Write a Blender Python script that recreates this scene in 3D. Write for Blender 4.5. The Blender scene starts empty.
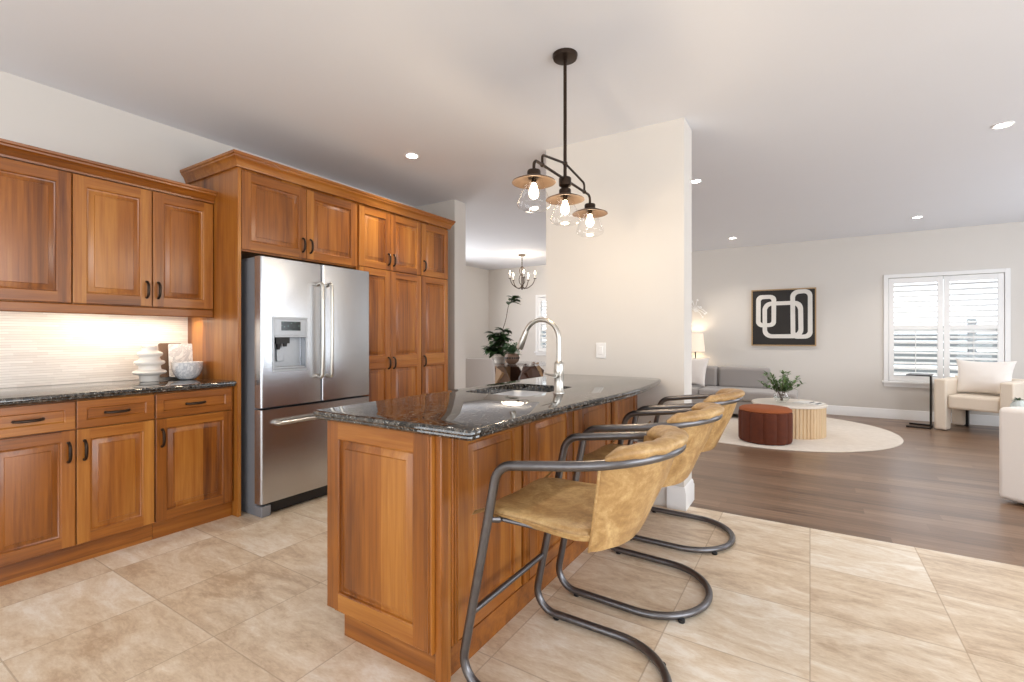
import bpy, bmesh, math, random
from mathutils import Vector, Matrix, noise
PI = math.pi
C = bpy.context.scene.collection
SC = bpy.context.scene
R = random.Random(7)

# ------------------------------------------------------------------ camera, world, exposure, lights
F_PX = 475.0
YAW = math.atan((810 - 512) / F_PX)
cam = bpy.data.cameras.new('camera')
cam.sensor_width = 36.0
cam.lens = F_PX * 36.0 / 1024.0
cam.shift_y = -4.0 / 1024.0
cam.clip_start = 0.05
cam_o = bpy.data.objects.new('camera', cam)
C.objects.link(cam_o)
cam_o.location = (0, 0, 1.21)
cam_o.rotation_euler = (PI / 2, 0, YAW)
SC.camera = cam_o

SC.view_settings.view_transform = 'Standard'
SC.view_settings.look = 'None'
SC.view_settings.gamma = 1.0
SC.view_settings.use_curve_mapping = False
SC.view_settings.exposure = 0.10
SC.cycles.use_denoising = True
SC.cycles.max_bounces = 10
SC.cycles.diffuse_bounces = 5
SC.cycles.glossy_bounces = 5
SC.cycles.transparent_max_bounces = 24
SC.cycles.caustics_reflective = False
SC.cycles.caustics_refractive = False
SC.cycles.sample_clamp_indirect = 6.0

world = bpy.data.worlds.new('world')
SC.world = world
world.use_nodes = True
bg = world.node_tree.nodes['Background']
bg.inputs[0].default_value = (0.95, 0.97, 1.0, 1)
bg.inputs[1].default_value = 2.2


def area(name, loc, target, sx, sy, power, col=(1, 1, 1), spread=PI):
    l = bpy.data.lights.new(name, 'AREA')
    l.shape = 'RECTANGLE'
    l.size, l.size_y = sx, sy
    l.energy = power
    l.color = col
    l.spread = spread
    o = bpy.data.objects.new(name, l)
    C.objects.link(o)
    o.location = loc
    d = Vector(target) - Vector(loc)
    o.rotation_euler = d.to_track_quat('-Z', 'Y').to_euler()
    return o


# first two: daylight through the wide patio doors behind the camera and the windows on the right
area('daylight_patio', (-0.6, -3.3, 1.25), (-0.6, 3.0, 2.1), 5.6, 2.2, 130, (0.86, 0.93, 1.0))
area('daylight_right', (4.35, 1.4, 1.35), (0.0, 2.0, 1.7), 6.4, 2.1, 240, (0.85, 0.925, 1.0))
area('fill_living', (4.35, 6.2, 1.45), (0.0, 5.6, 1.9), 3.0, 1.9, 95, (0.85, 0.925, 1.0))  # added unseen lamp that brightens the dim living room
area('area_dining', (-6.15, 6.6, 1.5), (-3.0, 6.6, 1.2), 1.6, 1.4, 60, (0.97, 0.98, 1.0))  # area lamp just inside the dining room's left wall


# ------------------------------------------------------------------ material helpers
def s2l(c):
    return tuple(((v / 255 + 0.055) / 1.055) ** 2.4 if v / 255 > 0.04045 else v / 255 / 12.92 for v in c)


class NT:
    def __init__(self, name):
        self.m = bpy.data.materials.new(name)
        self.m.use_nodes = True
        self.t = self.m.node_tree
        self.b = self.t.nodes['Principled BSDF']

    def n(self, typ, **kw):
        nd = self.t.nodes.new(typ)
        for k, v in kw.items():
            setattr(nd, k, v)
        return nd

    def l(self, a, b):
        self.t.links.new(a, b)

    def math(self, op, a, b=None, c=None):
        nd = self.n('ShaderNodeMath', operation=op)
        for i, v in enumerate((a, b, c)):
            if v is None:
                continue
            if isinstance(v, (int, float)):
                nd.inputs[i].default_value = v
            else:
                self.l(v, nd.inputs[i])
        return nd.outputs[0]

    def mix(self, f, a, b, blend='MIX'):
        nd = self.n('ShaderNodeMix', data_type='RGBA', blend_type=blend)
        for i, v in ((0, f), (6, a), (7, b)):
            if isinstance(v, (int, float)):
                nd.inputs[i].default_value = v
            elif isinstance(v, tuple):
                nd.inputs[i].default_value = v + (1,) if len(v) == 3 else v
            else:
                self.l(v, nd.inputs[i])
        return nd.outputs[2]

    def ramp(self, f, stops):
        nd = self.n('ShaderNodeValToRGB')
        els = nd.color_ramp.elements
        while len(els) < len(stops):
            els.new(0.5)
        for e, (p, c) in zip(els, stops):
            e.position = p
            e.color = (c, c, c, 1) if isinstance(c, (int, float)) else tuple(c) + (1,)
        self.l(f, nd.inputs[0])
        return nd.outputs[0]

    def coords(self, scale=(1, 1, 1), rnd=0.0):
        tc = self.n('ShaderNodeTexCoord')
        mp = self.n('ShaderNodeMapping')
        mp.inputs['Scale'].default_value = scale
        src = tc.outputs['Object']
        if rnd:
            oi = self.n('ShaderNodeObjectInfo')
            v = self.n('ShaderNodeVectorMath', operation='ADD')
            self.l(src, v.inputs[0])
            k = self.math('MULTIPLY', oi.outputs['Random'], rnd)
            cx = self.n('ShaderNodeCombineXYZ')
            for i in range(3):
                self.l(k, cx.inputs[i])
            self.l(cx.outputs[0], v.inputs[1])
            src = v.outputs[0]
        self.l(src, mp.inputs[0])
        return mp.outputs[0], src

    def noise(self, vec, scale, detail=4, rough=0.55, dist=0.0):
        nd = self.n('ShaderNodeTexNoise')
        self.l(vec, nd.inputs['Vector'])
        nd.inputs['Scale'].default_value = scale
        nd.inputs['Detail'].default_value = detail
        nd.inputs['Roughness'].default_value = rough
        nd.inputs['Distortion'].default_value = dist
        return nd.outputs[0]

    def bump(self, h, strength=0.2, dist=0.01):
        nd = self.n('ShaderNodeBump')
        nd.inputs['Strength'].default_value = strength
        nd.inputs['Distance'].default_value = dist
        self.l(h, nd.inputs['Height'])
        self.l(nd.outputs[0], self.b.inputs['Normal'])

    def set(self, **kw):
        for k, v in kw.items():
            k = k.replace('_', ' ')
            if isinstance(v, tuple) and len(v) == 3:
                v = v + (1,)
            if isinstance(v, bpy.types.NodeSocket):
                self.l(v, self.b.inputs[k])
            else:
                self.b.inputs[k].default_value = v


def plain(name, rgb, rough=0.5, metal=0.0, var=0.06, scale=30, bump=0.0, lin=False, **kw):
    m = NT(name)
    col = rgb if lin else s2l(rgb)
    v, _ = m.coords()
    n = m.noise(v, scale, 3)
    c = m.mix(n, tuple(x * (1 - var) for x in col), tuple(min(1, x * (1 + var)) for x in col))
    m.set(Base_Color=c, Roughness=rough, Metallic=metal, **kw)
    if bump:
        m.bump(n, bump, 0.004)
    return m.m


def wood(name, grain, cols, rough=0.32, board=0.16, amount=0.3):
    """grain: index of the axis the grain runs along; cols: dark, mid, light (sRGB)"""
    m = NT(name)
    st = [16.0, 16.0, 16.0]
    st[grain] = 1.1
    v, src = m.coords(tuple(st), rnd=9.0)
    n1 = m.noise(v, 1.0, 6, 0.6, 0.4)
    st2 = [90.0, 90.0, 90.0]
    st2[grain] = 3.0
    mp = m.n('ShaderNodeMapping')
    mp.inputs['Scale'].default_value = tuple(st2)
    m.l(src, mp.inputs[0])
    n2 = m.noise(mp.outputs[0], 1.0, 3, 0.6)
    sep = m.n('ShaderNodeSeparateXYZ')
    m.l(src, sep.inputs[0])
    if grain == 2:
        ac = m.math('ADD', sep.outputs[0], sep.outputs[1])
    else:
        ac = m.math('ADD', sep.outputs[2], 3.3)
    cell = m.math('FLOOR', m.math('DIVIDE', ac, board))
    wn = m.n('ShaderNodeTexWhiteNoise', noise_dimensions='1D')
    m.l(cell, wn.inputs['W'])
    f = m.math('ADD', m.math('MULTIPLY', n1, 0.9), m.math('MULTIPLY', m.math('SUBTRACT', wn.outputs[0], 0.5), amount))
    f = m.math('ADD', f, m.math('MULTIPLY', m.math('SUBTRACT', n2, 0.5), 0.35))
    d, md, lt = [s2l(c) for c in cols]
    col = m.ramp(f, [(0.12, d), (0.45, md), (0.85, lt)])
    m.set(Base_Color=col, Roughness=rough, Coat_Weight=0.25, Coat_Roughness=0.25)
    m.bump(n2, 0.06, 0.002)
    return m.m


CH = ((94, 46, 11), (152, 89, 28), (190, 129, 57))
WV = wood('cherry_vertical', 2, CH)
WH = wood('cherry_along_y', 1, CH, board=0.5)
WX = wood('cherry_along_x', 0, CH, board=0.5)


def granite():
    m = NT('granite')
    v, src = m.coords()
    vo = m.n('ShaderNodeTexVoronoi')
    m.l(v, vo.inputs['Vector'])
    vo.inputs['Scale'].default_value = 75
    n1 = m.noise(v, 38, 5, 0.7)
    n2 = m.noise(v, 85, 4, 0.65)
    c = m.mix(m.ramp(n1, [(0.46, 0.0), (0.62, 1.0)]), (0.012, 0.011, 0.010), (0.10, 0.085, 0.07))
    c = m.mix(m.ramp(n2, [(0.59, 0.0), (0.67, 1.0)]), c, (0.34, 0.33, 0.30))
    c = m.mix(m.ramp(vo.outputs['Distance'], [(0.10, 0.6), (0.25, 0.0)]), c, (0.20, 0.13, 0.08))
    m.set(Base_Color=c, Roughness=0.03, IOR=1.75)
    return m.m


def tile_floor():
    m = NT('travertine_tile')
    v, src = m.coords()
    sep = m.n('ShaderNodeSeparateXYZ')
    m.l(src, sep.inputs[0])
    gx = m.math('DIVIDE', sep.outputs[0], 0.51)
    gy = m.math('DIVIDE', m.math('SUBTRACT', sep.outputs[1], 0.985), 0.495)
    cx = m.n('ShaderNodeCombineXYZ')
    m.l(m.math('FLOOR', gx), cx.inputs[0])
    m.l(m.math('FLOOR', gy), cx.inputs[1])
    wn = m.n('ShaderNodeTexWhiteNoise', noise_dimensions='3D')
    m.l(cx.outputs[0], wn.inputs['Vector'])
    off = m.n('ShaderNodeVectorMath', operation='MULTIPLY_ADD')
    m.l(wn.outputs['Color'], off.inputs[0])
    off.inputs[1].default_value = (20, 20, 20)
    m.l(src, off.inputs[2])
    mp = m.n('ShaderNodeMapping')
    mp.inputs['Rotation'].default_value = (0, 0, 0.45)
    mp.inputs['Scale'].default_value = (2.0, 5.2, 1)
    m.l(off.outputs[0], mp.inputs[0])
    n1 = m.noise(mp.outputs[0], 1.3, 7, 0.66, 0.9)
    n2 = m.noise(mp.outputs[0], 6.5, 5, 0.7, 0.5)
    n3 = m.noise(mp.outputs[0], 26, 4, 0.7)
    f = m.math('ADD', m.math('MULTIPLY', n1, 0.58), m.math('ADD', m.math('MULTIPLY', n2, 0.27), m.math('MULTIPLY', n3, 0.15)))
    f = m.math('ADD', f, m.math('MULTIPLY', m.math('SUBTRACT', wn.outputs['Value'], 0.5), 0.10))
    c = m.ramp(f, [(0.36, s2l((190, 164, 136))), (0.46, s2l((216, 195, 168))), (0.54, s2l((229, 213, 191))), (0.64, s2l((244, 235, 221)))])

    def edge(g, pitch):
        fr = m.math('FRACT', g)
        d = m.math('MULTIPLY', m.math('MINIMUM', fr, m.math('SUBTRACT', 1.0, fr)), pitch)
        return m.ramp(m.math('MULTIPLY', d, 100), [(0.20, 1.0), (0.32, 0.0)])
    g = m.math('MAXIMUM', edge(gx, 0.51), edge(gy, 0.495))
    c = m.mix(m.math('MULTIPLY', g, 0.6), c, s2l((176, 154, 130)))
    m.set(Base_Color=c, Roughness=m.mix(g, (0.30, 0.30, 0.30), (0.7, 0.7, 0.7)))
    m.bump(m.math('SUBTRACT', m.math('MULTIPLY', n2, 0.25), g), 0.12, 0.004)
    return m.m


def plank_floor():
    m = NT('plank_floor')
    v, src = m.coords()
    sep = m.n('ShaderNodeSeparateXYZ')
    m.l(src, sep.inputs[0])
    row = m.math('FLOOR', m.math('DIVIDE', sep.outputs[1], 0.13))
    wr = m.n('ShaderNodeTexWhiteNoise', noise_dimensions='1D')
    m.l(row, wr.inputs['W'])
    px = m.math('ADD', m.math('DIVIDE', sep.outputs[0], 1.5), m.math('MULTIPLY', wr.outputs[0], 7))
    cx = m.n('ShaderNodeCombineXYZ')
    m.l(m.math('FLOOR', px), cx.inputs[0])
    m.l(row, cx.inputs[1])
    wn = m.n('ShaderNodeTexWhiteNoise', noise_dimensions='3D')
    m.l(cx.outputs[0], wn.inputs['Vector'])
    off = m.n('ShaderNodeVectorMath', operation='MULTIPLY_ADD')
    m.l(wn.outputs['Color'], off.inputs[0])
    off.inputs[1].default_value = (20, 20, 20)
    m.l(src, off.inputs[2])
    mp = m.n('ShaderNodeMapping')
    mp.inputs['Scale'].default_value = (2.2, 34, 1)
    m.l(off.outputs[0], mp.inputs[0])
    n1 = m.noise(mp.outputs[0], 1.0, 6, 0.65, 0.6)
    f = m.math('ADD', n1, m.math('MULTIPLY', m.math('SUBTRACT', wn.outputs['Value'], 0.5), 0.35))
    c = m.ramp(f, [(0.15, s2l((84, 61, 44))), (0.5, s2l((122, 94, 72))), (0.85, s2l((152, 122, 98)))])

    def edge(g, pitch):
        fr = m.math('FRACT', g)
        d = m.math('MULTIPLY', m.math('MINIMUM', fr, m.math('SUBTRACT', 1.0, fr)), pitch)
        return m.ramp(m.math('MULTIPLY', d, 100), [(0.08, 1.0), (0.16, 0.0)])
    g = m.math('MAXIMUM', edge(m.math('DIVIDE', sep.outputs[1], 0.13), 0.13), edge(px, 1.5))
    c = m.mix(m.math('MULTIPLY', g, 0.4), c, s2l((78, 54, 38)))
    m.set(Base_Color=c, Roughness=0.33, Coat_Weight=0.15, Coat_Roughness=0.3)
    m.bump(m.math('SUBTRACT', m.math('MULTIPLY', n1, 0.4), g), 0.08, 0.003)
    return m.m


def steel(name, rgb=(196, 198, 202), rough=0.27, grain=2):
    m = NT(name)
    st = [260.0] * 3
    st[grain] = 2.0
    v, _ = m.coords(tuple(st))
    n = m.noise(v, 1.0, 3, 0.5)
    m.set(Base_Color=s2l(rgb), Metallic=1.0, Roughness=rough, Anisotropic=0.6)
    m.set(Base_Color=m.mix(n, s2l(tuple(c * .97 for c in rgb)), s2l(rgb)))
    return m.m


def leather():
    m = NT('tan_leather')
    v, _ = m.coords(rnd=5)
    n1 = m.noise(v, 9, 6, 0.65, 0.6)
    n2 = m.noise(v, 70, 5, 0.7)
    n3 = m.noise(v, 420, 2, 0.5)
    f = m.math('ADD', m.math('MULTIPLY', n1, 0.7), m.math('MULTIPLY', n2, 0.3))
    c = m.ramp(f, [(0.30, s2l((128, 96, 58))), (0.48, s2l((168, 131, 82))), (0.68, s2l((210, 178, 126)))])
    m.set(Base_Color=c, Roughness=0.42)
    m.bump(m.math('ADD', n2, m.math('MULTIPLY', n3, 0.4)), 0.16, 0.004)
    return m.m


def clear_glass(name, tint=(1, 1, 1), refl=1.0):
    m = NT(name)
    t = m.t
    out = t.nodes['Material Output']
    t.nodes.remove(m.b)
    tr = m.n('ShaderNodeBsdfTransparent')
    tr.inputs[0].default_value = tint + (1,)
    gl = m.n('ShaderNodeBsdfGlossy')
    gl.inputs['Roughness'].default_value = 0.03
    lw = m.n('ShaderNodeLayerWeight')
    lw.inputs['Blend'].default_value = 0.5
    f5 = m.math('POWER', lw.outputs['Facing'], 4.0)
    mx = m.n('ShaderNodeMixShader')
    m.l(m.math('MULTIPLY', m.math('MULTIPLY_ADD', f5, 0.55, 0.04), refl), mx.inputs[0])
    m.l(tr.outputs[0], mx.inputs[1])
    m.l(gl.outputs[0], mx.inputs[2])
    m.l(mx.outputs[0], out.inputs[0])
    return m.m


def glow(name, rgb, strength):
    m = NT(name)
    m.set(Base_Color=rgb, Emission_Color=rgb, Emission_Strength=strength, Roughness=0.4)
    return m.m


def velvet(name, cols, rough=0.8, scale=60, sheen=0.5):
    m = NT(name)
    v, _ = m.coords()
    n = m.noise(v, scale, 4, 0.6)
    m.set(Base_Color=m.mix(n, s2l(cols[0]), s2l(cols[1])), Roughness=rough, Sheen_Weight=sheen, Sheen_Roughness=0.4)
    n2 = m.noise(v, scale * 6, 2, 0.5)
    m.bump(n2, 0.12, 0.003)
    return m.m


def backsplash_mat():
    m = NT('strip_tile')
    v, src = m.coords()
    sep = m.n('ShaderNodeSeparateXYZ')
    m.l(src, sep.inputs[0])
    rowf = m.math('DIVIDE', sep.outputs[2], 0.0155)
    row = m.math('FLOOR', rowf)
    wr = m.n('ShaderNodeTexWhiteNoise', noise_dimensions='1D')
    m.l(row, wr.inputs['W'])
    px = m.math('ADD', m.math('DIVIDE', sep.outputs[1], 0.15), m.math('MULTIPLY', wr.outputs[0], 5))
    cx = m.n('ShaderNodeCombineXYZ')
    m.l(m.math('FLOOR', px), cx.inputs[0])
    m.l(row, cx.inputs[1])
    wn = m.n('ShaderNodeTexWhiteNoise', noise_dimensions='3D')
    m.l(cx.outputs[0], wn.inputs['Vector'])
    c = m.mix(wn.outputs[0], s2l((226, 216, 207)), s2l((242, 234, 226)))
    fr = m.math('FRACT', rowf)
    e = m.ramp(m.math('MINIMUM', fr, m.math('SUBTRACT', 1.0, fr)), [(0.05, 1.0), (0.14, 0.0)])
    c = m.mix(m.math('MULTIPLY', e, 0.5), c, s2l((190, 180, 170)))
    m.set(Base_Color=c, Roughness=0.3)
    m.bump(m.math('SUBTRACT', m.math('MULTIPLY', wn.outputs[0], 0.5), e), 0.3, 0.003)
    return m.m


M = dict(
    granite=granite(), tile=tile_floor(), plank=plank_floor(), steel=steel('brushed_steel'), steelh=steel('sink_steel', (214, 215, 217), .42, 1),
    nickel=plain('brushed_nickel', (200, 196, 188), 0.3, 1.0, 0.03),
    leather=leather(), strip=backsplash_mat(),
    wall=plain('wall_paint', (217, 212, 206), 0.75, var=0.01, scale=3),
    ceil=plain('ceiling_paint', (232, 234, 240), 0.85, var=0.01, scale=3),
    white=plain('white_trim', (238, 237, 236), 0.4, var=0.01),
    bronze=plain('oiled_bronze', (58, 46, 38), 0.35, 0.8, 0.15, 60),
    darksteel=plain('gunmetal_tube', (112, 110, 112), 0.32, 0.9, 0.18, 40, bump=0.05),
    black=plain('black_plastic', (24, 24, 26), 0.45),
    blackmetal=plain('blackened_metal', (40, 34, 32), 0.4, 0.6),
    fridgeside=plain('grey_enamel', (142, 145, 152), 0.42, 0.3, 0.03, 200),
    greyplast=plain('silver_plastic', (176, 180, 185), 0.35, 0.4),
    ceramic=plain('cream_ceramic', (236, 230, 222), 0.5, var=0.02),
    marble=None, taupe=plain('dark_wood_board', (112, 86, 68), 0.5, var=0.2),
    oak=wood('pale_oak', 2, ((196, 164, 126), (218, 190, 152), (232, 208, 174)), 0.5, 0.4, 0.1),
    oaktop=wood('pale_oak_top', 0, ((214, 202, 188), (230, 220, 208), (238, 230, 220)), 0.4, 0.4, 0.1),
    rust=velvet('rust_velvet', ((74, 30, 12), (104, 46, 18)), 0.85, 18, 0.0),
    greyfab=velvet('grey_fabric', ((150, 144, 141), (176, 170, 166)), 0.9, 200, 0.2),
    lightgrey=velvet('light_grey_fabric', ((196, 190, 186), (214, 208, 204)), 0.9, 200, 0.2),
    cream=velvet('cream_fabric', ((222, 206, 186), (238, 226, 210)), 0.9, 160, 0.2),
    whitefab=velvet('white_boucle', ((234, 226, 220), (246, 241, 236)), 0.95, 220, 0.2),
    rug=velvet('cream_rug', ((208, 196, 182), (232, 222, 210)), 0.95, 14, 0.1),
    glass=clear_glass('clear_glass'), pane=clear_glass('window_pane', (0.97, 0.99, 1.0), 0.6),
    bulb=glow('filament_glow', (1.0, 0.80, 0.54), 18.0), led=glow('led_lens', (1.0, 0.95, 0.88), 30.0),
    ledstrip=glow('led_strip', (1.0, 0.86, 0.66), 5.0), candle=glow('candle_glow', (1.0, 0.85, 0.62), 10.0),
    display=None, leaf=None, shade=None,
)


def marble():
    m = NT('white_marble')
    v, _ = m.coords()
    n = m.noise(v, 9, 6, 0.7, 1.6)
    c = m.ramp(n, [(0.42, s2l((236, 236, 236))), (0.49, s2l((196, 198, 202))), (0.55, s2l((240, 239, 238)))])
    m.set(Base_Color=c, Roughness=0.2)
    return m.m


def display():
    m = NT('lcd_display')
    v, src = m.coords()
    vo = m.n('ShaderNodeTexVoronoi')
    m.l(v, vo.inputs['Vector'])
    vo.inputs['Scale'].default_value = 60
    k = m.ramp(vo.outputs['Distance'], [(0.18, 1.0), (0.24, 0.0)])
    m.set(Base_Color=(0.012, 0.018, 0.02), Roughness=0.15, Emission_Color=m.mix(k, (0.0, 0.0, 0.0), (0.35, 0.6, 0.5)), Emission_Strength=0.5)
    return m.m


def leaf(name, a, b):
    m = NT(name)
    v, _ = m.coords()
    n = m.noise(v, 14, 3)
    m.set(Base_Color=m.mix(n, s2l(a), s2l(b)), Roughness=0.4, Subsurface_Weight=0.0)
    return m.m


def shade_mat():
    m = NT('linen_shade')
    v, _ = m.coords()
    n = m.noise(v, 200, 2)
    m.set(Base_Color=m.mix(n, s2l((236, 226, 208)), s2l((246, 238, 224))), Roughness=0.9, Emission_Color=(1.0, 0.85, 0.65), Emission_Strength=0.25)
    return m.m


M['copper'] = plain('aged_copper', (98, 80, 66), 0.45, 0.6, 0.15, 50)
M['marble'] = marble()
M['display'] = display()
M['leaf'] = leaf('fig_leaf', (30, 52, 26), (62, 92, 46))
M['leaf2'] = leaf('olive_leaf', (58, 92, 44), (112, 146, 78))
M['leaf3'] = leaf('succulent_leaf', (66, 98, 66), (110, 140, 100))
M['shade'] = shade_mat()
M['bark'] = plain('bark', (92, 74, 58), 0.8, var=0.2)
M['terra'] = plain('brown_clay', (126, 100, 82), 0.6, var=0.12)
M['paper'] = plain('paper', (232, 230, 226), 0.6)
M['brick'] = plain('grey_stone', (150, 158, 168), 0.8, var=0.25, scale=8)
M['tealvase'] = plain('pale_glaze', (206, 214, 210), 0.3)
M['fence'] = plain('weathered_fence', (150, 152, 156), 0.8, var=0.2, scale=12)
M['paintblack'] = plain('black_paint', (34, 29, 26), 0.6, var=0.2, scale=12)
M['paintwhite'] = plain('white_paint', (224, 220, 214), 0.6, var=0.05, scale=20)
M['gold'] = plain('pale_wood_frame', (176, 146, 106), 0.45, 0.2)
M['lightwood'] = plain('tan_wood_slab', (172, 136, 98), 0.5, var=0.2)
M['walnut'] = plain('walnut_slab', (84, 54, 38), 0.5, var=0.25)


# ------------------------------------------------------------------ mesh helpers (world coordinates; the root's place is subtracted)
class MB:
    def __init__(self):
        self.v, self.f, self.m = [], [], []

    def add(self, vs, fs, mi=0):
        o = len(self.v)
        self.v += [Vector(p) for p in vs]
        for k, f in enumerate(fs):
            self.f.append(tuple(i + o for i in f))
            self.m.append(mi[k] if isinstance(mi, list) else mi)
        return self

    def box(self, x0, x1, y0, y1, z0, z1, mi=0):
        vs = [(x, y, z) for z in (z0, z1) for y in (y0, y1) for x in (x0, x1)]
        return self.add(vs, [(0, 2, 3, 1), (4, 5, 7, 6), (0, 1, 5, 4), (2, 6, 7, 3), (0, 4, 6, 2), (1, 3, 7, 5)], mi)

    def obox(self, mat, sx, sy, sz, mi=0):
        vs = [mat @ Vector((x * sx / 2, y * sy / 2, z * sz / 2)) for z in (-1, 1) for y in (-1, 1) for x in (-1, 1)]
        return self.add(vs, [(0, 2, 3, 1), (4, 5, 7, 6), (0, 1, 5, 4), (2, 6, 7, 3), (0, 4, 6, 2), (1, 3, 7, 5)], mi)

    def loft(self, rings, cap0=True, cap1=True, closed=True, mi=0, loop=False):
        n = len(rings[0])
        vs = [p for r in rings for p in r]
        fs = []
        nr = len(rings)
        for i in range(nr if loop else nr - 1):
            a, b = i * n, ((i + 1) % nr) * n
            for j in range(n if closed else n - 1):
                k = (j + 1) % n
                fs.append((a + j, a + k, b + k, b + j))
        if cap0 and not loop:
            fs.append(tuple(range(n))[::-1])
        if cap1 and not loop:
            fs.append(tuple((nr - 1) * n + j for j in range(n)))
        return self.add(vs, fs, mi)

    def tube(self, pts, r, seg=12, mi=0, loop=False):
        pts = [Vector(p) for p in pts]
        n = len(pts)
        rr = r if isinstance(r, (list, tuple)) else [r] * n
        rings = []
        nrm = None
        for i, p in enumerate(pts):
            if loop:
                t = pts[(i + 1) % n] - pts[i - 1]
            else:
                t = pts[min(i + 1, n - 1)] - pts[max(i - 1, 0)]
            t.normalize()
            if nrm is None:
                nrm = t.orthogonal().normalized()
            else:
                nrm = (nrm - t * nrm.dot(t)).normalized()
            b = t.cross(nrm)
            rings.append([p + (nrm * math.cos(a) + b * math.sin(a)) * rr[i] for a in [2 * PI * k / seg for k in range(seg)]])
        return self.loft(rings, mi=mi, loop=loop)

    def lathe(self, prof, c=(0, 0, 0), seg=32, mi=0, caps=True, flute=None):
        rings = []
        for r, z in prof:
            ring = []
            for k in range(seg):
                a = 2 * PI * k / seg
                q = r * (1 + (flute(k, z) if flute else 0))
                ring.append((c[0] + q * math.cos(a), c[1] + q * math.sin(a), c[2] + z))
            rings.append(ring)
        return self.loft(rings, caps, caps, mi=mi)

    def sph(self, c, rx, ry, rz, mi=0, seg=16, e=1.0, rot=None):
        rings = []
        f = lambda v: math.copysign(abs(v) ** e, v)
        for i in range(1, seg):
            t = -PI / 2 + PI * i / seg
            ring = []
            for k in range(2 * seg):
                a = PI * k / seg
                p = Vector((rx * f(math.cos(t)) * f(math.cos(a)), ry * f(math.cos(t)) * f(math.sin(a)), rz * f(math.sin(t))))
                if rot:
                    p = rot @ p
                ring.append(Vector(c) + p)
            rings.append(ring)
        return self.loft(rings, mi=mi)

    def build(self, name, mats, parent=None, smooth=35, bevel=0.0, seg=2, subsurf=0, origin=None):
        me = bpy.data.meshes.new(name)
        org = Vector(origin) if origin is not None else (Vector(parent['_o']) if parent is not None and '_o' in parent else Vector((0, 0, 0)))
        me.from_pydata([v - org for v in self.v], [], self.f)
        mats = mats if isinstance(mats, (list, tuple)) else [mats]
        for m in mats:
            me.materials.append(m)
        me.polygons.foreach_set('material_index', self.m)
        bm = bmesh.new()
        bm.from_mesh(me)
        bmesh.ops.recalc_face_normals(bm, faces=bm.faces[:])
        bm.to_mesh(me)
        bm.free()
        if smooth:
            me.polygons.foreach_set('use_smooth', [True] * len(me.polygons))
            me.set_sharp_from_angle(angle=math.radians(smooth))
        o = bpy.data.objects.new(name, me)
        C.objects.link(o)
        if parent is not None:
            o.parent = parent
            if '_o' in parent:
                o['_o'] = parent['_o']
        else:
            o.location = org
            o['_o'] = tuple(org)
        if bevel:
            md = o.modifiers.new('bevel', 'BEVEL')
            md.width, md.segments, md.limit_method, md.angle_limit = bevel, seg, 'ANGLE', math.radians(40)
            md.harden_normals = False
        if subsurf:
            md = o.modifiers.new('sub', 'SUBSURF')
            md.levels = md.render_levels = subsurf
        return o


def tag(o, label, cat, group=None, kind=None):
    if label:
        o['label'] = label
    if cat:
        o['category'] = cat
    if group:
        o['group'] = group
    if kind:
        o['kind'] = kind
    return o


def thing(name, loc, label, cat, group=None):
    o = bpy.data.objects.new(name, None)
    C.objects.link(o)
    o.empty_display_size = 0.1
    o.location = loc
    o['_o'] = tuple(loc)
    return tag(o, label, cat, group)


def struct(name, mb, m, **kw):
    return tag(mb.build(name, m, **kw), None, None, None, 'structure')


def copy_tree(o, parent=None):
    c = o.copy()
    C.objects.link(c)
    if parent is not None:
        c.parent = parent
    for ch in list(o.children):
        copy_tree(ch, c)
    return c


def catmull(pts, k=6, loop=False):
    pts = [Vector(p) for p in pts]
    n = len(pts)
    out = []
    rng = range(n) if loop else range(n - 1)
    for i in rng:
        if loop:
            a, b, c, d = pts[i - 1], pts[i], pts[(i + 1) % n], pts[(i + 2) % n]
        else:
            a, b, c, d = pts[max(i - 1, 0)], pts[i], pts[i + 1], pts[min(i + 2, n - 1)]
        for j in range(k):
            t = j / k
            out.append(0.5 * ((2 * b) + (c - a) * t + (2 * a - 5 * b + 4 * c - d) * t * t + (3 * b - a - 3 * c + d) * t ** 3))
    if not loop:
        out.append(pts[-1])
    return out


def fillet(pts, rads, k=8):
    """round the inner corners of a polyline"""
    pts = [Vector(p) for p in pts]
    out = [pts[0]]
    for i in range(1, len(pts) - 1):
        p, a, b = pts[i], pts[i - 1], pts[i + 1]
        d1, d2 = (a - p).normalized(), (b - p).normalized()
        r = rads[i - 1]
        if r <= 0 or d1.angle(d2) > PI - 1e-3:
            out.append(p)
            continue
        ang = d1.angle(d2)
        t = min(r / math.tan(ang / 2), (a - p).length * 0.95, (b - p).length * 0.95)
        rr = t * math.tan(ang / 2)
        bis = (d1 + d2).normalized()
        cen = p + bis * (rr / math.sin(ang / 2))
        s, e = p + d1 * t, p + d2 * t
        v1, v2 = s - cen, e - cen
        tot = v1.angle(v2)
        for j in range(k + 1):
            q = j / k
            out.append(cen + (v1 * math.sin((1 - q) * tot) + v2 * math.sin(q * tot)) / math.sin(tot))
    out.append(pts[-1])
    return out


def rrect(cx, cy, w, h, r, z, k=6):
    out = []
    for sx, sy, a0 in ((1, 1, 0), (-1, 1, PI / 2), (-1, -1, PI), (1, -1, 1.5 * PI)):
        for j in range(k + 1):
            a = a0 + PI / 2 * j / k
            out.append((cx + sx * (w / 2 - r) + r * math.cos(a), cy + sy * (h / 2 - r) + r * math.sin(a), z))
    return out


# facing frames: u across, d outward, z up
def face_x(X0):
    return lambda u, d, z: (X0 + d, u, z)


def face_ny(Y0):
    return lambda u, d, z: (u, Y0 - d, z)


DOOR = [('f', .020), ('f+.004', .0165), ('f+.006', .008), ('f+.012', .006), ('f+.036', .015), ('f+.038', .0185), ('f+.041', .019)]


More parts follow.
